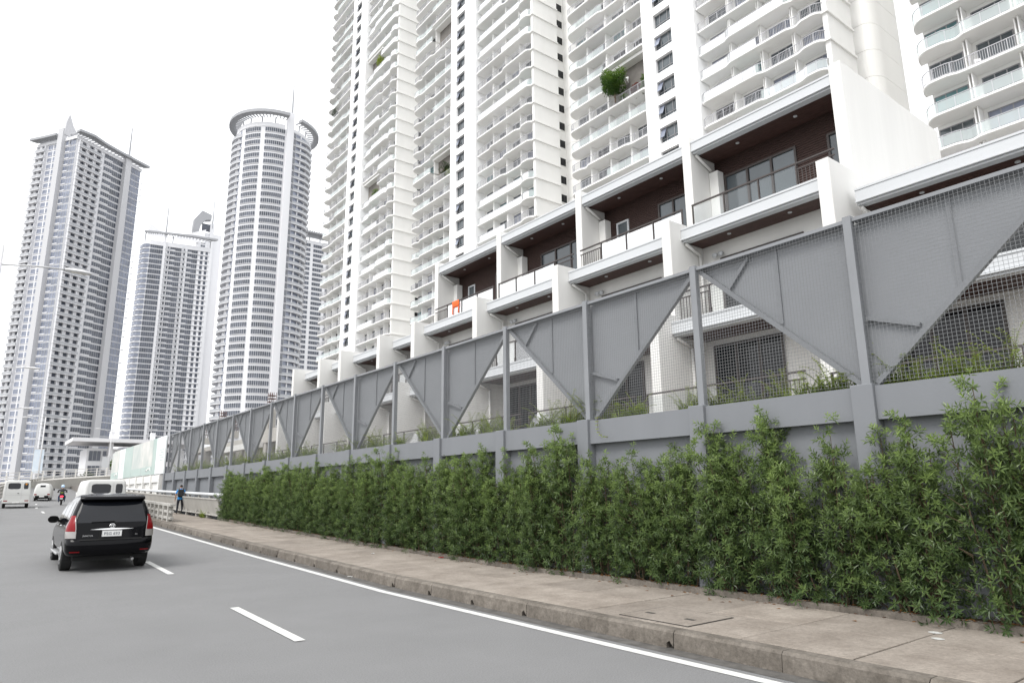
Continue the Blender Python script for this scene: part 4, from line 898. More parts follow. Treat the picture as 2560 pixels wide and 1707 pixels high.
br = thing('road_barrier', 'orange plastic road barriers at the left edge behind the white van', 'barrier', (1.75,90.5,1.75)); 
for k in range(3): bevel(MB().box(-1.9+k*1.25,-.7+k*1.25,-.2,.2,.0,1.05).obj('barrier_block', MT('barrier_orange'), br), .06)
# ------------------------------------------------------------------ street lamps
pm('lamp_metal', (.6,.6,.61), .45); pm('lamp_lens', (.75,.72,.66), .3); pm('banner_blue', (.55,.64,.74), .6, vcol=(.7,.75,.8), vs=1.5); pm('sign_red', (.6,.05,.06), .5)
def lamp(label, loc, H, arms, banner=None):
    o = thing('street_lamp', label, 'street lamp', loc, 0, 'street lamps'); MB().tube([(0,0,-.5),(0,0,H*.5),(0,0,H)], [.11,.09,.06], 10).obj('pole', MT('lamp_metal'), o, smooth=True)
    for dx, dy, rise in arms:
        z0 = H-.75 if rise < .6 else H-1.0
        MB().tube([(0,0,z0),(dx*.45,dy*.45,z0+rise*.75),(dx*.82,dy*.82,z0+rise)], .035, 6).obj('arm', MT('lamp_metal'), o, smooth=True)
        d = Vector((dx,dy,0)).normalized(); c = Vector((dx*.8,dy*.8,z0+rise)); s2 = Vector((-d.y,d.x,0)); m = MB(); L_ = Vector((dx,dy)).length*.26+.25
        secs = [(0,.06,.05),(.15,.1,.08),(.6,.15,.1),(.9,.13,.06),(1,.06,.02)]; ring = []
        for t, w_, h_ in secs: q = c+d*L_*t; ring.append([q-s2*w_, q-s2*w_*.7+Vector((0,0,h_)), q+s2*w_*.7+Vector((0,0,h_)), q+s2*w_, q+s2*w_*.7-Vector((0,0,.05)), q-s2*w_*.7-Vector((0,0,.05)), q-s2*w_])
        m.grid(ring); hd_ = m.obj('lamp_head', MT('lamp_metal'), o, smooth=True); q = c+d*L_*.55-Vector((0,0,.055)); MB().bar(q-d*L_*.3, q+d*L_*.3, .16, .015).obj('lens', MT('lamp_lens'), hd_)
    if banner:
        MB().box(banner[0],banner[1],-.03,.03,banner[2],banner[3]).obj('banner', MT(banner[4]), o)
        for zz in (banner[2], banner[3]): MB().box(banner[0]-.05,banner[1]+.05,-.05,.05,zz-.05,zz+.05).obj('bracket', MT('lamp_metal'), o)
    return o
lamp('single arm street lamp at the left edge, nearest and tallest in view', (-.28,31,.3), 10.75, ((2.55,.25,.25),))
lamp('street lamp arm reaching in at the left edge below the nearest one', (-.05,65,1.0), 10.9, ((2.6,.2,.55),))
lamp('lowest lamp arm reaching in at the left edge', (.75,89,1.6), 9.8, ((2.6,.2,.6),))
lamp('double arm street lamp carrying a pale blue banner', (6.35,110,2.9), 9.2, ((-2.2,.2,.9),(2.1,.2,.85)), (-.75,.35,1.9,5.0,'banner_blue'))
lamp('farther double arm street lamp with a white and red sign', (19.4,150,4), 10.3, ((-2.4,.2,.9),(2.3,.2,.6)), (-1.1,.2,2.6,5.0,'white_paint'))
# ------------------------------------------------------------------ vehicles
pm('car_black', (.003,.003,.004), .1, spec=.15); pm('car_trim', (.008,.008,.008), .5, spec=.2); pm('tyre', (.014,.014,.014), .85); pm('rim', (.5,.5,.5), .3, metal=.8); pm('chrome', (.8,.8,.8), .12, metal=1)
pm('car_glass', (.008,.009,.012), .04, spec=.38); pm('light_red', (.2,.004,.007), .25, spec=.25); pm('light_clear', (.3,.285,.275), .12, coat=.5); pm('plate_white', (.72,.72,.7), .4); pm('plate_ink', (.12,.13,.16), .5)
pm('van_white', (.52,.52,.505), .35, var=.05, vs=1.2); pm('van_grey', (.4,.4,.4), .5); pm('underbody_black', (.008,.008,.008), .9); pm('light_amber', (.5,.2,.02), .2)  # matt near-black is the colour of the van undersides
def interp(T, z):
    for a, b in zip(T, T[1:]):
        if z <= b[0]: t = (z-a[0])/(b[0]-a[0]) if b[0] > a[0] else 0; t = max(0, t); return [a[i]+(b[i]-a[i])*t for i in range(1, len(a))]
    return list(T[-1][1:])
class Body:
    """body shell from horizontal slices: rows (z, half width, rear y, front y, corner radius)"""
    def __init__(s, T, bow=.05): s.T = T; s.bow = bow
    def rear(s, u, z, off=0):           # u = distance along the outline from the rear centre, + to the right
        W_, yr, yf, r = interp(s.T, z); sg = 1 if u >= 0 else -1; u = abs(u); st = W_-r
        if u <= st: x, y, n = u, yr+s.bow*(u/W_)**2, Vector((0,-1,0))
        elif u <= st+r*math.pi/2: a = (u-st)/r; x, y, n = st+r*math.sin(a), yr+s.bow*(st/W_)**2+r*(1-math.cos(a)), Vector((math.sin(a),-math.cos(a),0))
        else: x, y, n = W_, yr+s.bow*(st/W_)**2+r+(u-st-r*math.pi/2), Vector((1,0,0))
        return Vector((sg*(x+n.x*off), y+n.y*off, z))
    def side(s, y, z, sg, off=0): return Vector((sg*(interp(s.T, z)[0]+off), y, z))
    def ring(s, z):
        W_, yr, yf, r = interp(s.T, z); st = W_-r; P = [s.rear((W_-r)*i/4, z) for i in range(5)]+[s.rear(st+r*math.pi/2*i/6, z) for i in range(1,7)]
        y0 = P[-1].y; y1 = yf-r*1.4; P += [Vector((W_, y0+(y1-y0)*i/8, z)) for i in range(1,9)]
        P += [Vector((W_-r*1.4*(1-math.cos(math.pi/2*i/6)), y1+r*1.4*math.sin(math.pi/2*i/6), z)) for i in range(1,7)]
        xe = P[-1].x; P += [Vector((xe*(1-i/3), yf, z)) for i in range(1,4)]
        return P+[Vector((-p.x, p.y, p.z)) for p in P[-2:0:-1]]
    def shell(s, zs):
        m = MB(); R_ = [s.ring(z) for z in zs]; n = len(R_[0]); m.add([p for r in R_ for p in r], [(i*n+j, i*n+(j+1)%n, (i+1)*n+(j+1)%n, (i+1)*n+j) for i in range(len(R_)-1) for j in range(n)]+[tuple(range(n-1,-1,-1)), tuple(range((len(R_)-1)*n, len(R_)*n))]); return m
    def patch(s, f0, f1, z0, z1, off, nu=10, nz=6):
        G = []
        for i in range(nz+1):
            z = z0+(z1-z0)*i/nz; a, b = f0(z), f1(z); G.append([s.rear(a+(b-a)*j/nu, z, off) for j in range(nu+1)])
        m = MB(); m.grid(G); return m
    def sidepatch(s, f0, f1, z0, z1, sg, off, nu=6, nz=5):
        G = [[s.side(f0(z)+(f1(z)-f0(z))*j/nu, z, sg, off) for j in range(nu+1)] for z in [z0+(z1-z0)*i/nz for i in range(nz+1)]]
        m = MB(); m.grid(G); return m
def cut(me, cutters):
    o = bpy.data.objects.new('t', me); COL.objects.link(o); tmp = []
    for c in cutters:
        co = bpy.data.objects.new('c', c); COL.objects.link(co); tmp.append(co); md = o.modifiers.new('b', 'BOOLEAN'); md.object = co; md.operation = 'DIFFERENCE'; md.solver = 'EXACT'
    dg = bpy.context.evaluated_depsgraph_get(); r = bpy.data.meshes.new_from_object(o.evaluated_get(dg))
    for x in tmp+[o]: bpy.data.objects.remove(x)
    return r
def arches(ys, z, r, x0, x1):
    out = []
    for y in ys:
        for sg in (-1, 1): out.append(MB().tube([(sg*x0,y,z),(sg*x1,y,z)], r, 28).mesh('c', []))
    return out
def wheel(par, x, y, r, w, rimr):
    wh = MB().tube([(x-w/2,y,r),(x-w/2+.02,y,r),(x+w/2-.02,y,r),(x+w/2,y,r)], [r*.9,r,r,r*.9], 28).obj('wheel', MT('tyre'), par, smooth=False); sg = 1 if x > 0 else -1
    m = MB(); m.tube([(x+sg*(w/2-.015),y,r),(x+sg*(w/2+.006),y,r)], [rimr,rimr*.97], 20)
    for k in range(5): a = k*1.2566; m.bar((x+sg*(w/2+.012),y,r),(x+sg*(w/2+.012),y+math.cos(a)*rimr*.95,r+math.sin(a)*rimr*.95), .012, .06)
    m.obj('rim', MT('rim'), wh); return wh
def frange(a, b, n): return [a+(b-a)*i/n for i in range(n+1)]
def TM(x, y, z): return Matrix.Translation((x,y,z)) @ Matrix.Rotation(math.pi/2, 4, 'X')
# --- black people carrier
CT = [(.34,.78,.16,4.3,.2),(.38,.84,.05,4.45,.24),(.47,.875,0,4.55,.26),(.6,.885,-.01,4.56,.27),(.68,.885,.01,4.52,.27),(.715,.885,.055,4.48,.25),(.85,.885,.07,4.32,.24),(.96,.875,.08,3.85,.23),(1.02,.862,.09,3.55,.22),(1.08,.84,.105,3.4,.21),(1.3,.775,.2,3.02,.2),(1.48,.715,.31,2.68,.19),(1.58,.675,.375,2.45,.18),(1.65,.62,.43,2.25,.17),(1.69,.55,.5,2.05,.16),(1.715,.45,.65,1.85,.15),(1.728,.25,.95,1.6,.12)]
CB = Body(CT, .06)
car = thing('people_carrier', 'black people carrier seen from behind in the left lane', 'car', (2.62,18.45,zr(19.5)+.0), R(-1.0))
zs = frange(.34,.7,12)+frange(.715,1.08,10)[0:]+frange(1.1,1.6,12)+frange(1.62,1.728,8)
shell = CB.shell(zs).mesh('body', MT('car_black'), True)
shell = cut(shell, arches((1.0,3.75), .34, .375, .55, 1.1)); shell.polygons.foreach_set('use_smooth', [True]*len(shell.polygons)); bd_ = mo('body', shell, car)
es = bd_.modifiers.new('es','EDGE_SPLIT'); es.split_angle = R(38)
MB().box(-.7,.7,.3,4.2,.24,.5).obj('underbody', MT('car_trim'), car)
CB.patch(lambda z: -(.70-(z-1.08)*.22), lambda z: .70-(z-1.08)*.22, 1.075, 1.525, .006, 14, 8).obj('rear_window', MT('car_glass'), car, smooth=True)
G = []
for i in range(11):
    x = -.66+1.32*i/10; k = 1-(x/.72)**2*.35; b = CB.rear(x*.98, 1.56).y; G.append([Vector((x,b-.16*k,1.585+.0*k)),Vector((x,b-.17*k,1.62)),Vector((x,b-.02,1.668)),Vector((x*.98,b+.16,1.69)),Vector((x,b+.05,1.57)),Vector((x,b-.16*k,1.585))])
m = MB(); m.grid(G); sp_ = m.obj('spoiler', MT('car_black'), car, smooth=True)
for sg in (-1, 1):
    tl = CB.patch(lambda z: sg*(.70+.12*max(0,z-.95)), lambda z: sg*(1.02-.30*max(0,(z-.92))-.28*max(0,.86-z)), .895, 1.24, .012, 8, 8).obj('tail_light', MT('light_red'), car, smooth=True)
    CB.patch(lambda z: sg*.695, lambda z: sg*(1.03-.5*max(0,.86-z)), .745, .893, .013, 8, 4).obj('reversing_lens', MT('light_clear'), tl, smooth=True)
    CB.patch(lambda z: sg*(.70+.1*max(0,z-.95)), lambda z: sg*(.715+.1*max(0,z-.95)), .78, 1.2, .015, 2, 5).obj('lens_edge', MT('light_clear'), tl)
    CB.patch(lambda z: sg*.60, lambda z: sg*.80, .435, .462, .008, 4, 1).obj('bumper_reflector', MT('light_red'), car)
# tailgate seam, bumper ledge, chrome strip, plate
CB.patch(lambda z: -.62, lambda z: .62, .69, .72, .012, 8, 2).obj('bumper_step', MT('car_trim'), car)
m = MB(); m.grid([[CB.rear(x, .925+.022*(1-(x/.45)**2), .02), CB.rear(x, .925, .035), CB.rear(x, .925-.022*(1-(x/.45)**2), .02)] for x in [-.45+.9*i/14 for i in range(15)]]); m.obj('chrome_strip', MT('chrome'), car, smooth=True)
CB.patch(lambda z: -.26, lambda z: .27, .705+.01, .9, .006, 4, 3).obj('plate_recess', MT('car_trim'), car)
pl = MB().box(-.2,.2,.0,.012,.765,.9).obj('number_plate', MT('plate_white'), car, (.0,.032,0)); MB().box(-.2,.2,-.003,0,.765,.772).box(-.2,.2,-.003,0,.893,.9).box(-.2,-.193,-.003,0,.772,.893).box(.193,.2,-.003,0,.772,.893).obj('plate_rim', MT('rail_metal'), pl)
text_obj('PSG 693', .092, 'plate_ink', pl, TM(0,-.004,.800))
text_obj('INNOVA', .052, 'chrome', car, TM(-.47, CB.rear(-.47,.78).y-.008, .775)); text_obj('2.0', .04, 'chrome', car, TM(.5, CB.rear(.5,.79).y-.008, .785))
em = MB()
def ell(cx, cz, a, b, n=20, tilt=0): return [(cx+a*math.cos(2*math.pi*i/n), 0, cz+b*math.sin(2*math.pi*i/n)) for i in range(n+1)]
for a, b, cx, cz in ((.062,.043,0,0),(.02,.042,0,0),(.045,.018,0,.02)): em.tube(ell(cx,cz,a,b), .007, 6)
em.obj('emblem', MT('chrome'), car, (0, CB.rear(0,1.0).y-.014, 1.0), smooth=True)
m = MB(); p0 = CB.rear(.08,1.03,.03); p1 = CB.rear(.02,1.1,.03); p2 = CB.rear(-.42,1.09,.03); m.tube([p0,p1], .014, 6); m.tube([p1,p2], .009, 6); m.obj('wiper', MT('car_trim'), car)
for sg in (-1, 1):
    f0 = lambda z: .62+(z-1.0)*.35; 
    for a, b in ((.62,1.35),(1.42,2.32),(2.39,3.2)):
        CB.sidepatch(lambda z: max(a, .42+(z-1.06)*.6+.1), lambda z: min(b, 3.42-(z-1.08)*1.55), 1.09, 1.53, sg, .006).obj('side_window', MT('car_glass'), car, smooth=True)
    for yh in (1.55, 2.5): MB().tube([CB.side(yh,.99,sg,.015),CB.side(yh+.09,.995,sg,.035),CB.side(yh+.18,.99,sg,.015)], .014, 6).obj('door_handle', MT('chrome'), car)
    m = MB(); c = Vector((sg*.98,3.05,1.1)); m.tube([(sg*.83,3.1,1.06),(sg*.93,3.07,1.07)], .03, 6); me = []
    for i in range(7): t = -1+2*i/6; q = max(.3,1-abs(t)**5); me.append([c+Vector((.12*t, -.05, .085*q*s_)) for s_ in (-1,1)]+[c+Vector((.1*t, .09, .05*q*s_)) for s_ in (1,-1)]+[c+Vector((.12*t, -.05, -.085*q))])
    m.grid(me); m.add([r[0] for r in me]+[r[1] for r in me], [(i,i+1,i+8,i+7) for i in range(6)]); m.obj('mirror', MT('car_trim'), car)
    bevel(MB().box(min(sg*.8,sg*.95),max(sg*.8,sg*.95),1.5,3.2,.32,.37).obj('running_board', MT('rim'), car), .015)
    for y in (1.0, 3.75): wheel(car, sg*.775, y, .345, .225, .21)
MB().tube([(.48,.3,.26),(.48,.12,.24)], .03, 8).obj('exhaust', MT('rim'), car)
m = MB(); [m.tube([(x,.06-.012+.0,.5),(x,.03,.5)], .012, 6) for x in (-.35,.35)]
# --- white boxy vans
def van(label, loc, w, h, L_, rz=0, spare=False):
    o = thing('boxy_van', label, 'van', loc, rz); W_ = w/2
    T = [(.38,W_*.98,.03,L_,.06),(.5,W_,0,L_,.07),(1.15,W_,.0,L_,.07),(h-.3,W_*.95,.04,L_-.6,.08),(h-.1,W_*.92,.06,L_-.9,.1),(h-.03,W_*.86,.1,L_-1.0,.1),(h,W_*.7,.2,L_-1.1,.1)]
    B = Body(T, .01); sh = B.shell(frange(.38,.5,2)+frange(.55,1.15,4)+frange(1.2,h-.1,6)+frange(h-.08,h,4)).mesh('body', MT('van_white'), True)
    bo = mo('body', cut(sh, arches((.75, L_-1.0), .32, .36, W_*.55, W_*1.3)), o); es = bo.modifiers.new('es','EDGE_SPLIT'); es.split_angle = R(35)
    zl, zh = h-.62, h-.2
    def wpatch(x0, x1):
        m = MB(); n = 10; G = []
        for i in range(n+1):
            x = x0+(x1-x0)*i/n; e = min(1, min(i, n-i)/1.2); c = .07*(1-e); G.append([B.rear(x, zl+c+(zh-zl-2*c)*j/3, .008) for j in range(4)])
        m.grid(G); return m
    wpatch(-W_*.68, W_*.22).obj('rear_window', MT('car_glass'), o); wpatch(W_*.45, W_*.78).obj('door_window', MT('car_glass'), o)
    for x in (-W_*.8, W_*.34): B.patch(lambda z: x-.006, lambda z: x+.006, .62, h-.13, .006, 1, 6).obj('door_seam', MT('van_grey'), o)
    B.patch(lambda z: -W_*.78, lambda z: W_*.9, .93, .942, .006, 4, 1).obj('door_seam', MT('van_grey'), o)
    MB().box(W_*.05,W_*.14,-.05,-.0,1.05,1.09).obj('door_handle', MT('car_trim'), o)
    for sg in (-1, 1): B.patch(lambda z: sg*W_*.62, lambda z: sg*W_*.9, .5, .57, .01, 2, 1).obj('tail_light', MT('light_red'), o); [wheel(o, sg*(W_-.13), y, .31, .17, .18) for y in (.75, L_-1.0)]
    bevel(MB().box(-W_*.98,W_*.98,-.1,.02,.36,.48).obj('bumper', MT('van_white'), o), .02); MB().box(-.2,.2,-.11,-.1,.385,.46).obj('number_plate', MT('plate_white'), o)
    MB().box(-W_*.8,W_*.8,.1,L_-.3,.3,.4).obj('underbody', MT('underbody_black'), o)
    return o, B
v1, _ = van('white boxy van at the left edge, driving ahead in the left lane', (2.42,61.2,zr(61.5)-.02), 1.62, 1.98, 4.2, R(-2))
MB().tube([(.5,-.02,1.7),(.5,-.012,1.7)], .07, 12).obj('sticker', MT('light_amber'), v1)
v2, _ = van('white boxy van mostly hidden behind the black people carrier', (4.75,36.5,zr(37)), 1.68, 2.02, 4.2, R(-1))
# small rounded van
mc = thing('mini_van', 'small rounded white van between the boxy van and the motorcycle', 'van', (4.9,76.5,zr(77)+.0), R(-8))
T = [(.34,.62,.04,3.2,.1),(.5,.66,0,3.25,.12),(.8,.66,.02,3.2,.14),(1.05,.64,.06,2.9,.16),(1.35,.58,.14,2.6,.18),(1.52,.5,.22,2.4,.18),(1.6,.38,.34,2.2,.16),(1.64,.2,.6,1.9,.1)]
B = Body(T, .03); bo = mo('body', cut(B.shell(frange(.34,1.05,8)+frange(1.1,1.64,9)).mesh('body', MT('van_white'), True), arches((.6,2.5), .28, .31, .4, .9)), mc)
B.patch(lambda z: -.2, lambda z: .2, 1.28, 1.45, .008).obj('rear_window', MT('car_glass'), mc); B.patch(lambda z: -.62, lambda z: .62, .34, .52, .01, 8, 2).obj('bumper', MT('car_trim'), mc); MB().box(-.19,.19,-.03,-.015,.4,.5).obj('number_plate', MT('plate_white'), mc)
for sg in (-1,1): B.patch(lambda z: sg*.4, lambda z: sg*.6, .58, .68, .01, 3, 1).obj('tail_light', MT('light_red'), mc); [wheel(mc, sg*.54, y, .27, .14, .16) for y in (.6,2.5)]
MB().box(.68,.8,2.2,2.26,1.0,1.15).obj('mirror', MT('car_trim'), mc); MB().box(-.5,.5,.1,3.0,.24,.36).obj('underbody', MT('underbody_black'), mc)
# ------------------------------------------------------------------ people
pm('skin', (.36,.2,.13), .55); pm('hair', (.012,.01,.009), .6); pm('shirt_blue', (.03,.25,.62), .8); pm('trousers', (.016,.018,.024), .8); pm('shoe', (.015,.015,.015), .5); pm('bag_black', (.012,.012,.014), .7); pm('jacket_black', (.015,.015,.017), .7); pm('hi_vis', (.45,.6,.05), .6); pm('helmet', (.45,.62,.85), .2, coat=.5); pm('jeans', (.03,.05,.1), .8); pm('sleeve_red', (.45,.05,.04), .8)
def figure(name, J, E, mats, pick, sub=2):
    """J: joint -> (x,y,z,rx,ry); E: edges. One continuous skinned surface; pick(face centre, local) -> material index"""
    keys = list(J); me = bpy.data.meshes.new(name); me.from_pydata([J[k][:3] for k in keys], [(keys.index(a), keys.index(b)) for a, b in E], [])
    o = bpy.data.objects.new(name, me); COL.objects.link(o); md = o.modifiers.new('skin', 'SKIN'); md.use_smooth_shade = True
    for i, k in enumerate(keys): d = me.skin_vertices[0].data[i]; d.radius = J[k][3:5]; d.use_root = (i == 0)
    ss = o.modifiers.new('sub', 'SUBSURF'); ss.levels = sub; ss.render_levels = sub
    dg = bpy.context.evaluated_depsgraph_get(); r = bpy.data.meshes.new_from_object(o.evaluated_get(dg)); bpy.data.objects.remove(o); r.materials.clear()
    for m in mats: r.materials.append(MATS[m])
    for p in r.polygons: p.material_index = pick(p.center); p.use_smooth = True
    return r
def hand(J, E, wrist, w, d, side, s=1.0):
    """palm and five bent fingers hanging from a wrist; d = hand direction, side = towards the thumb"""
    w, d, side = Vector(w), Vector(d).normalized(), Vector(side).normalized(); n = d.cross(side)
    pk = wrist+'_palm'; J[pk] = (*(w+d*.05*s), .028*s, .018*s); E.append((wrist, pk))
    for i, (off, L_) in enumerate(((.026,.07),(.009,.08),(-.009,.075),(-.026,.058))):
        a, b, c = f'{wrist}_f{i}a', f'{wrist}_f{i}b', f'{wrist}_f{i}c'; p = w+d*.085*s+side*off*s; J[a] = (*p, .0085*s, .0085*s); J[b] = (*(p+d*L_*.5*s+n*.006*s), .008*s, .008*s); J[c] = (*(p+d*L_*.85*s+n*.028*s), .007*s, .007*s); E += [(pk, a), (a, b), (b, c)]
    a, b = wrist+'_ta', wrist+'_tb'; J[a] = (*(w+d*.05*s+side*.04*s), .0095*s, .0095*s); J[b] = (*(w+d*.085*s+side*.052*s), .008*s, .008*s); E += [(pk, a), (a, b)]
# walking man seen from behind (faces +y)
J = dict(pel=(0,0,.86,.135,.1), sp=(0,-.01,1.0,.13,.095), ch=(0,-.02,1.2,.155,.105), nb=(0,-.01,1.36,.075,.065), nk=(0,.0,1.42,.05,.05), h0=(0,.015,1.49,.07,.08), h1=(0,.01,1.56,.072,.085), h2=(0,.0,1.62,.045,.055),
    sl=(-.18,-.02,1.3,.06,.06), el=(-.245,-.05,1.05,.043,.043), wl=(-.26,.0,.82,.03,.03), sr=(.18,-.02,1.3,.06,.06), er=(.245,-.05,1.05,.043,.043), wr=(.26,.02,.82,.03,.03),
    hl=(-.09,0,.82,.09,.09), kl=(-.115,.02,.46,.062,.062), al=(-.13,-.04,.09,.042,.042), tl=(-.14,.1,.035,.035,.03), hr=(.09,0,.82,.09,.09), kr=(.115,.06,.46,.062,.062), ar=(.13,.0,.09,.042,.042), tr=(.14,.14,.035,.035,.03))
E = [('pel','sp'),('sp','ch'),('ch','nb'),('nb','nk'),('nk','h0'),('h0','h1'),('h1','h2'),('ch','sl'),('sl','el'),('el','wl'),('ch','sr'),('sr','er'),('er','wr'),('pel','hl'),('hl','kl'),('kl','al'),('al','tl'),('pel','hr'),('hr','kr'),('kr','ar'),('ar','tr')]
hand(J, E, 'wl', (-.26,.0,.82), (-.02,.06,-1), (0,1,0)); hand(J, E, 'wr', (.26,.02,.82), (.02,.06,-1), (0,1,0))
def pickw(c):
    ax = abs(c.x)
    if c.z > 1.40: return 3 if (c.z > 1.555 or (c.y < .0 and c.z > 1.5)) else 0
    if ax > .19 and c.z < 1.12: return 0
    if c.z > .80 and ax < .2 or (c.z > 1.1): return 1
    if c.z < .07: return 4
    return 2
man = thing('person', 'man in a bright blue shirt and dark trousers walking away on the pavement', 'person', (8.95,41.3,zr(41.3)+KH+.005), R(-12)); man.scale = (.98,.98,.96)
mo('body', figure('body', J, E, ('skin','shirt_blue','trousers','hair','shoe'), pickw), man)
m = MB()
for sg in (-1,1): m.tube([(sg*.072,.02,1.53),(sg*.086,.015,1.55),(sg*.08,.01,1.575)], [.01,.014,.01], 6)
m.obj('ear', MT('skin'), man)
bp_ = thing('backpack', 'black backpack on the back of the walking man', 'bag', (8.95,41.3,zr(41.3)+KH+.005), R(-12)); bp_.scale = (.98,.98,.96)
b0 = MB().box(-.15,.15,-.3,-.115,.93,1.36).obj('pack', MT('bag_black'), bp_); bevel(b0, .05, 3); bevel(MB().box(-.11,.11,-.35,-.29,.96,1.14).obj('pocket', MT('bag_black'), bp_), .025)
for sg in (-1,1): MB().tube([(sg*.1,-.13,1.34),(sg*.11,-.05,1.43),(sg*.11,.1,1.36),(sg*.12,.1,1.15),(sg*.13,-.1,1.0)], .014, 6).obj('strap', MT('bag_black'), bp_)
# motorcycle and rider, seen from behind (faces +y)
mp = (5.62,66.8,zr(66.8)+.0)
mcy = thing('motorcycle', 'dark scooter with glowing red tail light ahead of the black car', 'motorcycle', mp, R(-6))
for y in (.3, 1.45):
    wh = MB(); n = 22; wh.grid([[(.055*math.cos(2*math.pi*j/8), y+(.22+.05*math.sin(2*math.pi*j/8))*math.cos(2*math.pi*i/n), .27+(.22+.05*math.sin(2*math.pi*j/8))*math.sin(2*math.pi*i/n)) for j in range(9)] for i in range(n+1)]); w_ = wh.obj('wheel', MT('tyre'), mcy, smooth=True); MB().tube([(-.02,y,.27),(.02,y,.27)], .2, 16).obj('rim', MT('rim'), w_)
bevel(MB().ext([(-.11,.1,.6),(-.11,.9,.62),(-.11,.95,.3),(-.11,.5,.32)], (.22,0,0)).obj('body', MT('jacket_black'), mcy), .03); bevel(MB().box(-.13,.13,.1,.85,.66,.76).obj('seat', MT('car_trim'), mcy), .04)
bevel(MB().ext([(-.15,1.05,.35),(-.15,1.15,.95),(-.15,1.22,.95),(-.15,1.3,.4)], (.3,0,0)).obj('front_shield', MT('jacket_black'), mcy), .03)
MB().tube([(-.33,1.0,1.02),(-.1,1.15,1.05),(.1,1.15,1.05),(.33,1.0,1.02)], .016, 6).obj('handlebar', MT('car_trim'), mcy)
for sg in (-1,1): MB().tube([(sg*.25,1.08,1.04),(sg*.28,1.05,1.18)], .008, 5).box(sg*.29-.04,sg*.29+.04,1.03,1.06,1.15,1.21).obj('mirror', MT('car_trim'), mcy)
ml = bpy.data.materials.new('tail_lamp_on'); ml.use_nodes = True; MATS['tail_lamp_on'] = ml; b = ml.node_tree.nodes['Principled BSDF']; b.inputs['Base Color'].default_value = (.6,.01,.02,1); b.inputs['Emission Color'].default_value = (1,.03,.06,1); b.inputs['Emission Strength'].default_value = 3
bevel(MB().box(-.1,.1,.02,.12,.66,.75).obj('tail_light', MT('tail_lamp_on'), mcy), .02); MB().box(-.1,.1,.03,.045,.48,.58).obj('number_plate', MT('plate_white'), mcy); MB().tube([(.14,.05,.35),(.14,.6,.3)], .04, 8).obj('exhaust', MT('rim'), mcy); bevel(MB().box(-.14,.14,-.22,.12,.8,1.06).obj('top_box', MT('bag_black'), mcy), .04); MB().box(-.1,.1,-.225,-.219,.98,1.01).obj('strip', MT('hi_vis'), mcy)
J = dict(pel=(0,.45,.83,.14,.12), sp=(0,.46,.98,.14,.11), ch=(0,.52,1.17,.165,.115), nb=(0,.56,1.3,.08,.07), nk=(0,.58,1.36,.05,.05), h0=(0,.6,1.43,.07,.08), h1=(0,.6,1.52,.07,.08),
    sl=(-.19,.54,1.26,.062,.062), el=(-.32,.72,1.05,.045,.045), wl=(-.3,.94,1.05,.032,.032), sr=(.19,.54,1.26,.062,.062), er=(.32,.72,1.05,.045,.045), wr=(.3,.94,1.05,.032,.032),
    hl=(-.12,.5,.8,.09,.09), kl=(-.22,.88,.72,.065,.065), al=(-.19,.8,.32,.045,.045), tl=(-.19,.95,.27,.04,.03), hr=(.12,.5,.8,.09,.09), kr=(.22,.88,.72,.065,.065), ar=(.19,.8,.32,.045,.045), tr=(.19,.95,.27,.04,.03))
E = [('pel','sp'),('sp','ch'),('ch','nb'),('nb','nk'),('nk','h0'),('h0','h1'),('ch','sl'),('sl','el'),('el','wl'),('ch','sr'),('sr','er'),('er','wr'),('pel','hl'),('hl','kl'),('kl','al'),('al','tl'),('pel','hr'),('hr','kr'),('kr','ar'),('ar','tr')]
hand(J, E, 'wl', (-.3,.94,1.05), (0,.9,-.25), (1,0,0), .9); hand(J, E, 'wr', (.3,.94,1.05), (0,.9,-.25), (-1,0,0), .9)
rider = thing('person', 'motorcycle rider in a black jacket and pale blue helmet', 'person', mp, R(-6)); rider.scale = (1,1,.98)
mo('body', figure('body', J, E, ('jacket_black','jeans','skin','shoe'), lambda c: 2 if c.z > 1.34 or (abs(c.x) > .24 and c.y > .93) else (1 if c.z < .86 and c.z > .33 else (3 if c.z <= .33 else 0))), rider)
hm = MB(); n = 16; hm.grid([[(.125*math.sin(math.pi*i/10)*math.cos(2*math.pi*j/n), .6+.145*math.sin(math.pi*i/10)*math.sin(2*math.pi*j/n), 1.5+.135*math.cos(math.pi*i/10)) for j in range(n+1)] for i in range(9)])
he = tag(hm.obj('crash_helmet', MT('helmet'), None, mp, R(-6), smooth=True), 'pale blue crash helmet on the motorcycle rider', 'helmet')
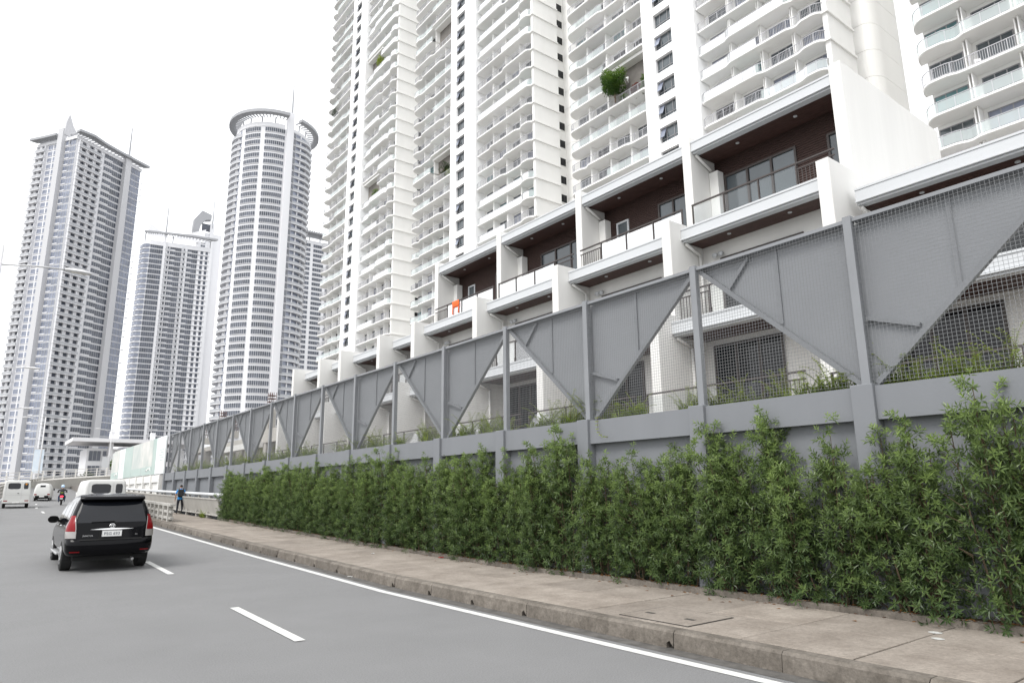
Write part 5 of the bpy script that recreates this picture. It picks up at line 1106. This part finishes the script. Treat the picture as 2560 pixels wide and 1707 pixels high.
# ------------------------------------------------------------------ small litter and marks on the pavement
pm('litter_white', (.48,.48,.46), .7); pm('litter_red', (.5,.03,.03), .6)
for x, y, r_a in ((8.62,3.55,.055),(8.3,3.4,.05)):
    tag(MB().prism([(x+r_a*math.cos(a*.5236)*(1+.2*math.sin(a*2.1)), y+r_a*1.3*math.sin(a*.5236)) for a in range(12)], zr(y)+KH+.005, zr(y)+KH+.007).obj('paint_spot', MT('litter_white')), kind='structure')
def scrap(label, x, y, z, s, mat):
    m = MB(); m.grid([[(x+i*s*.5, y+j*s*.6, z+.012+.012*math.sin(i*2.1+j*1.7)) for j in range(4)] for i in range(4)]); o = m.obj('litter', MT(mat), smooth=True); tag(o, label, 'litter'); o.modifiers.new('thick','SOLIDIFY').thickness = .002
scrap('crumpled white paper scrap in the gutter against the kerb', kx(14.2)-.1, 14.2, zr(14.2), .06, 'litter_white')
scrap('small white paper scrap in the middle of the pavement', 8.2, 16.5, zr(16.5)+KH, .04, 'litter_white')
scrap('small red wrapper at the foot of the hedge', 9.05, 14.6, zr(14.6)+KH, .06, 'litter_red')
o = thing('weed_clump', 'low green weed growing at the foot of the white parapet', 'weed', (9.0,36.6,zr(36.6)+KH)); o.scale = (.6,.6,.6); mo('foliage', WV[1][0], o); mo('stem', WV[1][1], o)
# ------------------------------------------------------------------ plastic chairs on tower balconies
pm('plastic_white', (.8,.8,.8), .5); pm('plastic_green', (.05,.3,.2), .5)
CS = MB().box(-.22,.22,-.22,.22,.4,.44).mesh('seat', MT('plastic_white')); CK = MB().ext([(.18,-.22,.46),(.25,-.22,.9),(.28,-.22,.9),(.22,-.22,.46)], (0,.44,0)).mesh('backrest', MT('plastic_white')); CL = MB().box(-.02,.02,-.02,.02,0,.4).mesh('leg', MT('plastic_white'))
cr_ = random.Random(4)
for y0, k in [(-16.4, q) for q in (8,9,10,11,12,13)]+[(26.5, q) for q in (12,13,14,15,17,18,20)]+[(70.2, q) for q in (14,16,19,20)]:
    for n in range(cr_.choice((1,2,2))):
        ly = (22.9 if y0 < 30 else 1.5)+cr_.uniform(0,11.5)
        o = thing('plastic_chair', 'white plastic chair on a tower balcony', 'chair', (59.35, y0+ly, FZ(k)+.005), cr_.uniform(-.8,.8), 'plastic chairs on the tower balconies'); mo('seat', CS, o); mo('backrest', CK, o)
        for sx in (-.18,.18):
            for sy in (-.18,.18): mo('leg', CL, o, (sx,sy,0))
